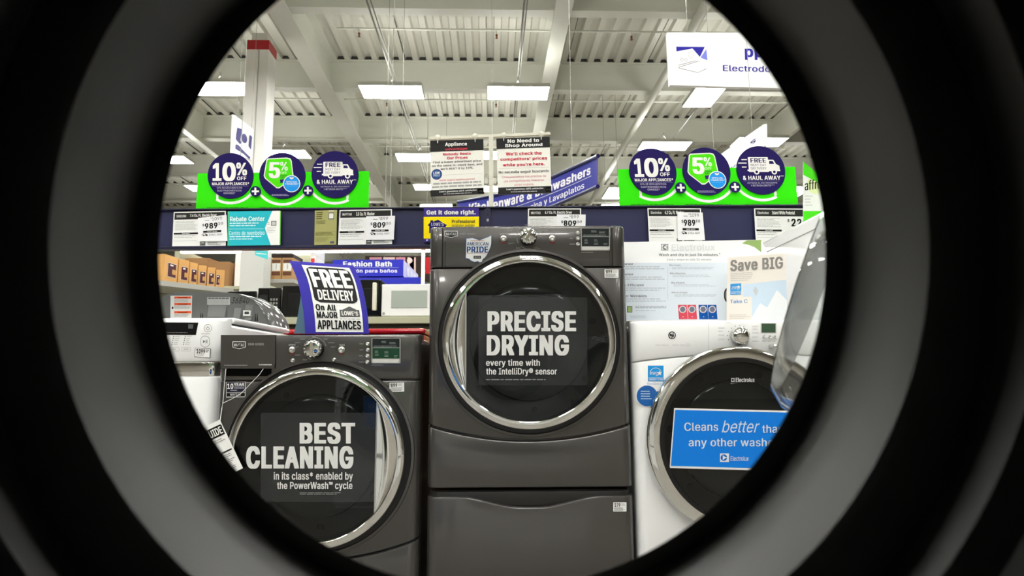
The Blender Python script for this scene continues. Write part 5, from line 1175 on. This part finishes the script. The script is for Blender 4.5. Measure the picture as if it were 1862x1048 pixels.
vs = [a + nn * .12, b + nn * .12, b - nn * .45, a - nn * .45]; m.add([v + Vector((0, 0, z)) for z in (-.05, 0) for v in vs], [(3, 2, 1, 0), (4, 5, 6, 7), (0, 1, 5, 4), (1, 2, 6, 5), (2, 3, 7, 6), (3, 0, 4, 7)], mat('shelf_grey', rgb(170, 170, 164), .5)); m.build('shelf_board', ws)
vs = [a - nn * .45, b - nn * .45, b - nn * .47, a - nn * .47]; m = MB(); m.add([v + Vector((0, 0, z)) for z in (-zsh, -.06) for v in vs], [(3, 2, 1, 0), (4, 5, 6, 7), (0, 1, 5, 4), (1, 2, 6, 5), (2, 3, 7, 6), (3, 0, 4, 7)], M_BEIGE); m.build('back_panel', ws)
for k, (px, w_) in enumerate(((340, .36), (375, .3), (455, .3))):     # shelf edge cards below
    pass
# end panel, right-hand boxes, cartons stacked behind
EYP = 6.6; x0, x1 = X_(436, 500, EYP), X_(479, 500, EYP)
m = MB(); m.box((x0, EYP, 0), (x1, EYP + .2, Z_(455, 452, EYP)), mat('end_panel_grey', rgb(206, 208, 204), .45, noise=.03, nscale=5)); epo = tag(m.build('end_panel', bevel=.004), 'tall pale grey end panel rising between the two groups of brown boxes', 'panel')
HS = face_sheet(EYP - .3); m = MB(); HS.panel(m, [(463.5, 455), (487, 457), (486.6, 472), (464, 464.5)], ink(84, 206, 212), .004); HS.flat(m, [(466, 460), (485, 462), (485, 463.4), (466, 461.4)], WHITE)
p = W(475, 455, EYP - .3); m.tube([p + Vector((0, .004, -.03)), p + Vector((0, .31, -.03))], .004, M_SATIN, 5)
o = m.build('aisle_flag', epo); o['label'] = 'small aqua flag sign on a thin arm'
BYY = 6.9; zk = Z_(515, 508.5, BYY)
bs = thing('shelf_unit', W(520, 512, BYY), 'upper shelf holding two brown boxes with black tops beside the grey end panel', 'shelf')
xa, xb = X_(480, 510, BYY), X_(536, 510, BYY); m = MB(); m.box((xa, BYY - .03, zk - .04), (xb, BYY + .5, zk), mat('shelf_grey', (0.4, 0.4, 0.38, 1), .5)); m.build('shelf_board', bs)
m = MB(); m.box((xa, BYY + .51, 0), (xb, BYY + .53, zk + .37), M_BEIGE); m.build('back_panel', bs)
for i, (p0, p1) in enumerate(((491.5, 511), (512, 531.5))):
    x0, x1 = X_(p0, 500, BYY), X_(p1, 500, BYY); z1 = Z_(510, 462.5, BYY); h = z1 - zk
    r = thing('fixture_box', ((x0 + x1) / 2, BYY + .15, zk), ['brown box with black top and white label beside the grey end panel', 'brown box with black top and white label next to the purple tent card'][i], 'box', 'black-topped boxes on the upper shelf')
    m = MB(); m.box((x0, BYY, zk + .001), (x1, BYY + .32, zk + h * .86), mat('kraft_box_dark', rgb(172, 134, 88), .7)); m.build('carton', r)
    m = MB(); m.box((x0 - .002, BYY - .002, zk + h * .86), (x1 + .002, BYY + .322, z1), ink(52, 42, 38)); m.build('lid', r)
    s = Sheet(lambda u, v, x0=x0, x1=x1, h=h: Vector((x0 + (x1 - x0) * u, BYY - .001, zk + h * (1 - v))), AY); m = MB(); s.flat(m, rect(.12, .36, .9, .66), ink(232, 232, 228), .001); s.flat(m, rect(.5, .4, .54, .6), DGREY, .002); s.flat(m, rect(.12, .22, .9, .34), ink(96, 66, 52), .001); s.flat(m, rect(.12, .69, .9, .84), ink(110, 74, 56), .001); m.build('label_print', r)
# white boxes with red print
for i, (y0, y1) in enumerate(((449, 465.5), (466, 482))):
    Y = 8.4; x0, x1 = X_(531, 470, Y), X_(574, 470, Y); z0, z1 = Z_(550, y1, Y), Z_(550, y0, Y)
    r = thing('white_carton', ((x0 + x1) / 2, Y + .2, z0), ['white carton with red print, upper one above the tent card', 'white carton with red print, lower one just above the tent card'][i], 'box', 'white cartons with red print')
    m = MB(); m.box((x0, Y, z0 + .002), (x1, Y + .4, z1), ink(230, 230, 228)); m.build('carton', r)
    s = Sheet(lambda u, v, x0=x0, x1=x1, z0=z0, z1=z1: Vector((x0 + (x1 - x0) * u, Y - .002, z1 - (z1 - z0) * v)), AY); m = MB(); s.bars(m, .12, .3, .62, .6, 1, ink(206, 30, 48), .9, .002, 0); s.flat(m, rect(.5, .3, .66, .5), ink(50, 60, 140), .003); s.flat(m, [(.76, .3), (.95, .25), (.97, .7), (.84, .8)], ink(214, 60, 70), .002); m.build('label_print', r)
xk0, xk1 = X_(528, 482, 8.4), X_(580, 482, 8.4); zk2 = Z_(550, 482, 8.4)
m = MB(); m.box((xk0, 8.36, 0), (xk1, 8.85, zk2), M_BEIGE); tag(m.build('cabinet_block'), 'beige store fixture under the white cartons with red print', 'fixture')
# blue department box sign
FY = 8.6; FSs = face_sheet(FY); M_FB = ink(52, 56, 178)
fb = thing('department_sign', W(670, 503, FY), 'blue box sign reading Fashion Bath hanging above the microwaves', 'sign')
m = MB(); a, b = W(604, 503, FY), W(733, 472, FY)
m.box((a.x, FY, a.z), (b.x, FY + 1.4, b.z), M_FB); FSs.text(m, 'Fashion Bath', 624, 475.4, 712.6, 485, WHITE, .055, .004); FSs.flat(m, rect(624, 486.6, 725, 487.1), ink(190, 190, 225), .003); FSs.text(m, 'Decoración para baños', 600, 489.4, 722.4, 497.6, ink(225, 225, 240), .045, .004)
m.add([(b.x + .003, FY + .02, a.z), (b.x + .003, FY + 1.38, a.z), (b.x + .003, FY + 1.38, b.z), (b.x + .003, FY + .02, b.z)], [(0, 1, 2, 3)], ink(206, 206, 232))
for k in range(3): m.add([(b.x + .006, FY + .3 + .3 * k, a.z + .06), (b.x + .006, FY + .52 + .3 * k, a.z + .06), (b.x + .006, FY + .52 + .3 * k, b.z - .05), (b.x + .006, FY + .3 + .3 * k, b.z - .05)], [(0, 1, 2, 3)], ink(236, 236, 244))
m.build('box', fb); m = MB()
for px in (696, 725): p = W(px, 472, FY); m.tube([p + Vector((0, .1, 0)), Vector((p.x, p.y + .1, 7.799))], .003, M_COND, 5)
m.build('cord', fb)
m = MB(); a = W(650, 517, FY - .1); b = W(758, 504.5, FY - .1); m.box((a.x, FY - .1, a.z), (b.x + .05, FY + 1.5, b.z), M_FB); tag(m.build('canopy_board'), 'plain blue canopy board under the Fashion Bath sign', 'board')
for px in (662, 750): 
    pass
m = MB(); cx_ = (a.x + b.x) / 2; m.box((a.x + .05, FY + .6, 0), (b.x - .05, FY + 1.0, a.z - .001), M_BEIGE); tag(m.build('display_wall'), 'beige display wall that carries the blue canopy board behind the microwaves', 'fixture')
# poster wall with pink bath pictures
PWY = 12.5; PWS = face_sheet(PWY); m = MB(); PWS.panel(m, rect(664, 465.5, 800, 512), ink(52, 40, 36), .05)
for x0, x1, cc in ((672, 694, ink(180, 128, 132)), (697, 718, ink(206, 176, 170)), (720, 737, ink(190, 130, 138)), (741, 756, ink(214, 190, 184)), (745, 753, ink(176, 82, 104)), (774, 798, ink(180, 40, 46))): PWS.flat(m, rect(x0, 468, x1, 498), cc)
PWS.flat(m, circ(745, 474, 5, 16), ink(226, 206, 200), .001)
tag(m.build('poster_board'), 'dark framed board with pink bath pictures behind the Fashion Bath sign', 'poster')
p = W(664, 512, PWY); q = W(800, 512, PWY); m = MB(); m.box((p.x, PWY + .06, 0), (q.x, PWY + .5, p.z - .01), M_BEIGE); m.box((p.x, PWY + .06, p.z - .01), (q.x, PWY + .1, W(700, 470, PWY).z), M_BEIGE); tag(m.build('display_wall'), 'beige display wall behind the pink poster board', 'fixture')
# white post
Y = 5.6; x = X_(769, 490, Y); m = MB(); m.box((x - .016, Y, 0), (x + .016, Y + .03, Z_(769, 452, Y)), M_MWW); tag(m.build('shelf_post'), 'slim white post standing left of the graphite dryer behind the microwaves', 'post')
# continuous tube lamps far back
M_TUBE = mat('tube_lamp', (1, 1, .96, 1), .5, emit=7.0)
def strip(px0, py0, px1, py1, Y, th, label):
    a, b = W(px0, py0, Y), W(px1, py1, Y); r = thing('tube_lamp', (a + b) / 2, label, 'tube lamp', 'long tube lamps far back in the store')
    m = MB(); m.bar(a, b, .06, th, M_TUBE); m.build('tube', r); m = MB(); m.bar(a + Vector((0, .06, th * .5 + .012)), b + Vector((0, .06, th * .5 + .012)), .2, .02, M_STEEL); m.build('reflector', r)
    w = MB()
    for t in (.2, .8): p = a + (b - a) * t + Vector((0, .06, 0)); w.tube([p + Vector((0, 0, th * .5 + .02)), Vector((p.x, p.y, 7.79))], .004, M_COND, 5)
    w.build('cord', r)
strip(330, 457.4, 800, 454.6, 7.4, .045, 'long bright tube lamp glowing just under the navy rail')
strip(764, 375.4, 822, 374.6, 14, .05, 'short tube lamp glowing just over the rail left of the T stand')
strip(1094, 375.6, 1133, 374, 14, .06, 'tube lamp glowing over the rail left of the right promo header')
# stacked cartons and racking in the distance on the left
R_ = random.Random(11)
rk = thing('storage_rack', W(390, 560, 10.2), 'tall beige storage rack of cartons far behind the brown fixture boxes', 'rack')
xa, xb = X_(330, 520, 10.5), X_(470, 520, 10.5); zt_ = Z_(400, 457, 10.5); m = MB()
for z in (.1, .9, 1.7, 2.25): m.box((xa, 10.3, z - .05), (xb, 11.2, z), M_BEIGE)
m.build('shelf_boards', rk); m = MB()
for x in (xa, xb): m.box((x - .04, 10.3, 0), (x + .04, 11.2, zt_), M_BEIGE)
m.build('uprights', rk)
for z, hmax in ((.101, .6), (.901, .55), (1.701, .42), (2.251, .62)):
    x = xa + .06
    while x < xb - .35:
        w_ = .28 + .3 * R_.random(); h_ = hmax * (.6 + .4 * R_.random())
        if x + w_ > xb - .05: break
        m = MB(); m.box((x, 10.35 + .1 * R_.random(), z), (x + w_, 10.95, z + h_), mat('carton_%d' % R_.randint(0, 3), [rgb(176, 132, 84), rgb(150, 112, 74), rgb(196, 160, 116), rgb(160, 118, 76)][R_.randint(0, 3)], .75))
        tag(m.build('carton', bevel=.004), 'brown carton stored on the far rack left of the end panel', 'box', 'cartons on the far storage rack'); x += w_ + .02
# ------------------------------------------------------------------ the camera washer's own row, seen mirrored in the chrome and glass opposite
o = dup(ph, Vector((-.75, -.62, base.z)), 'green promo header of the near row, seen only mirrored in the chrome door rings', rz=math.pi)
o = dup(elx, Vector((-.72, .02, 0)), 'white front-loader standing next to the camera machine, seen only as a reflection', rz=math.pi)
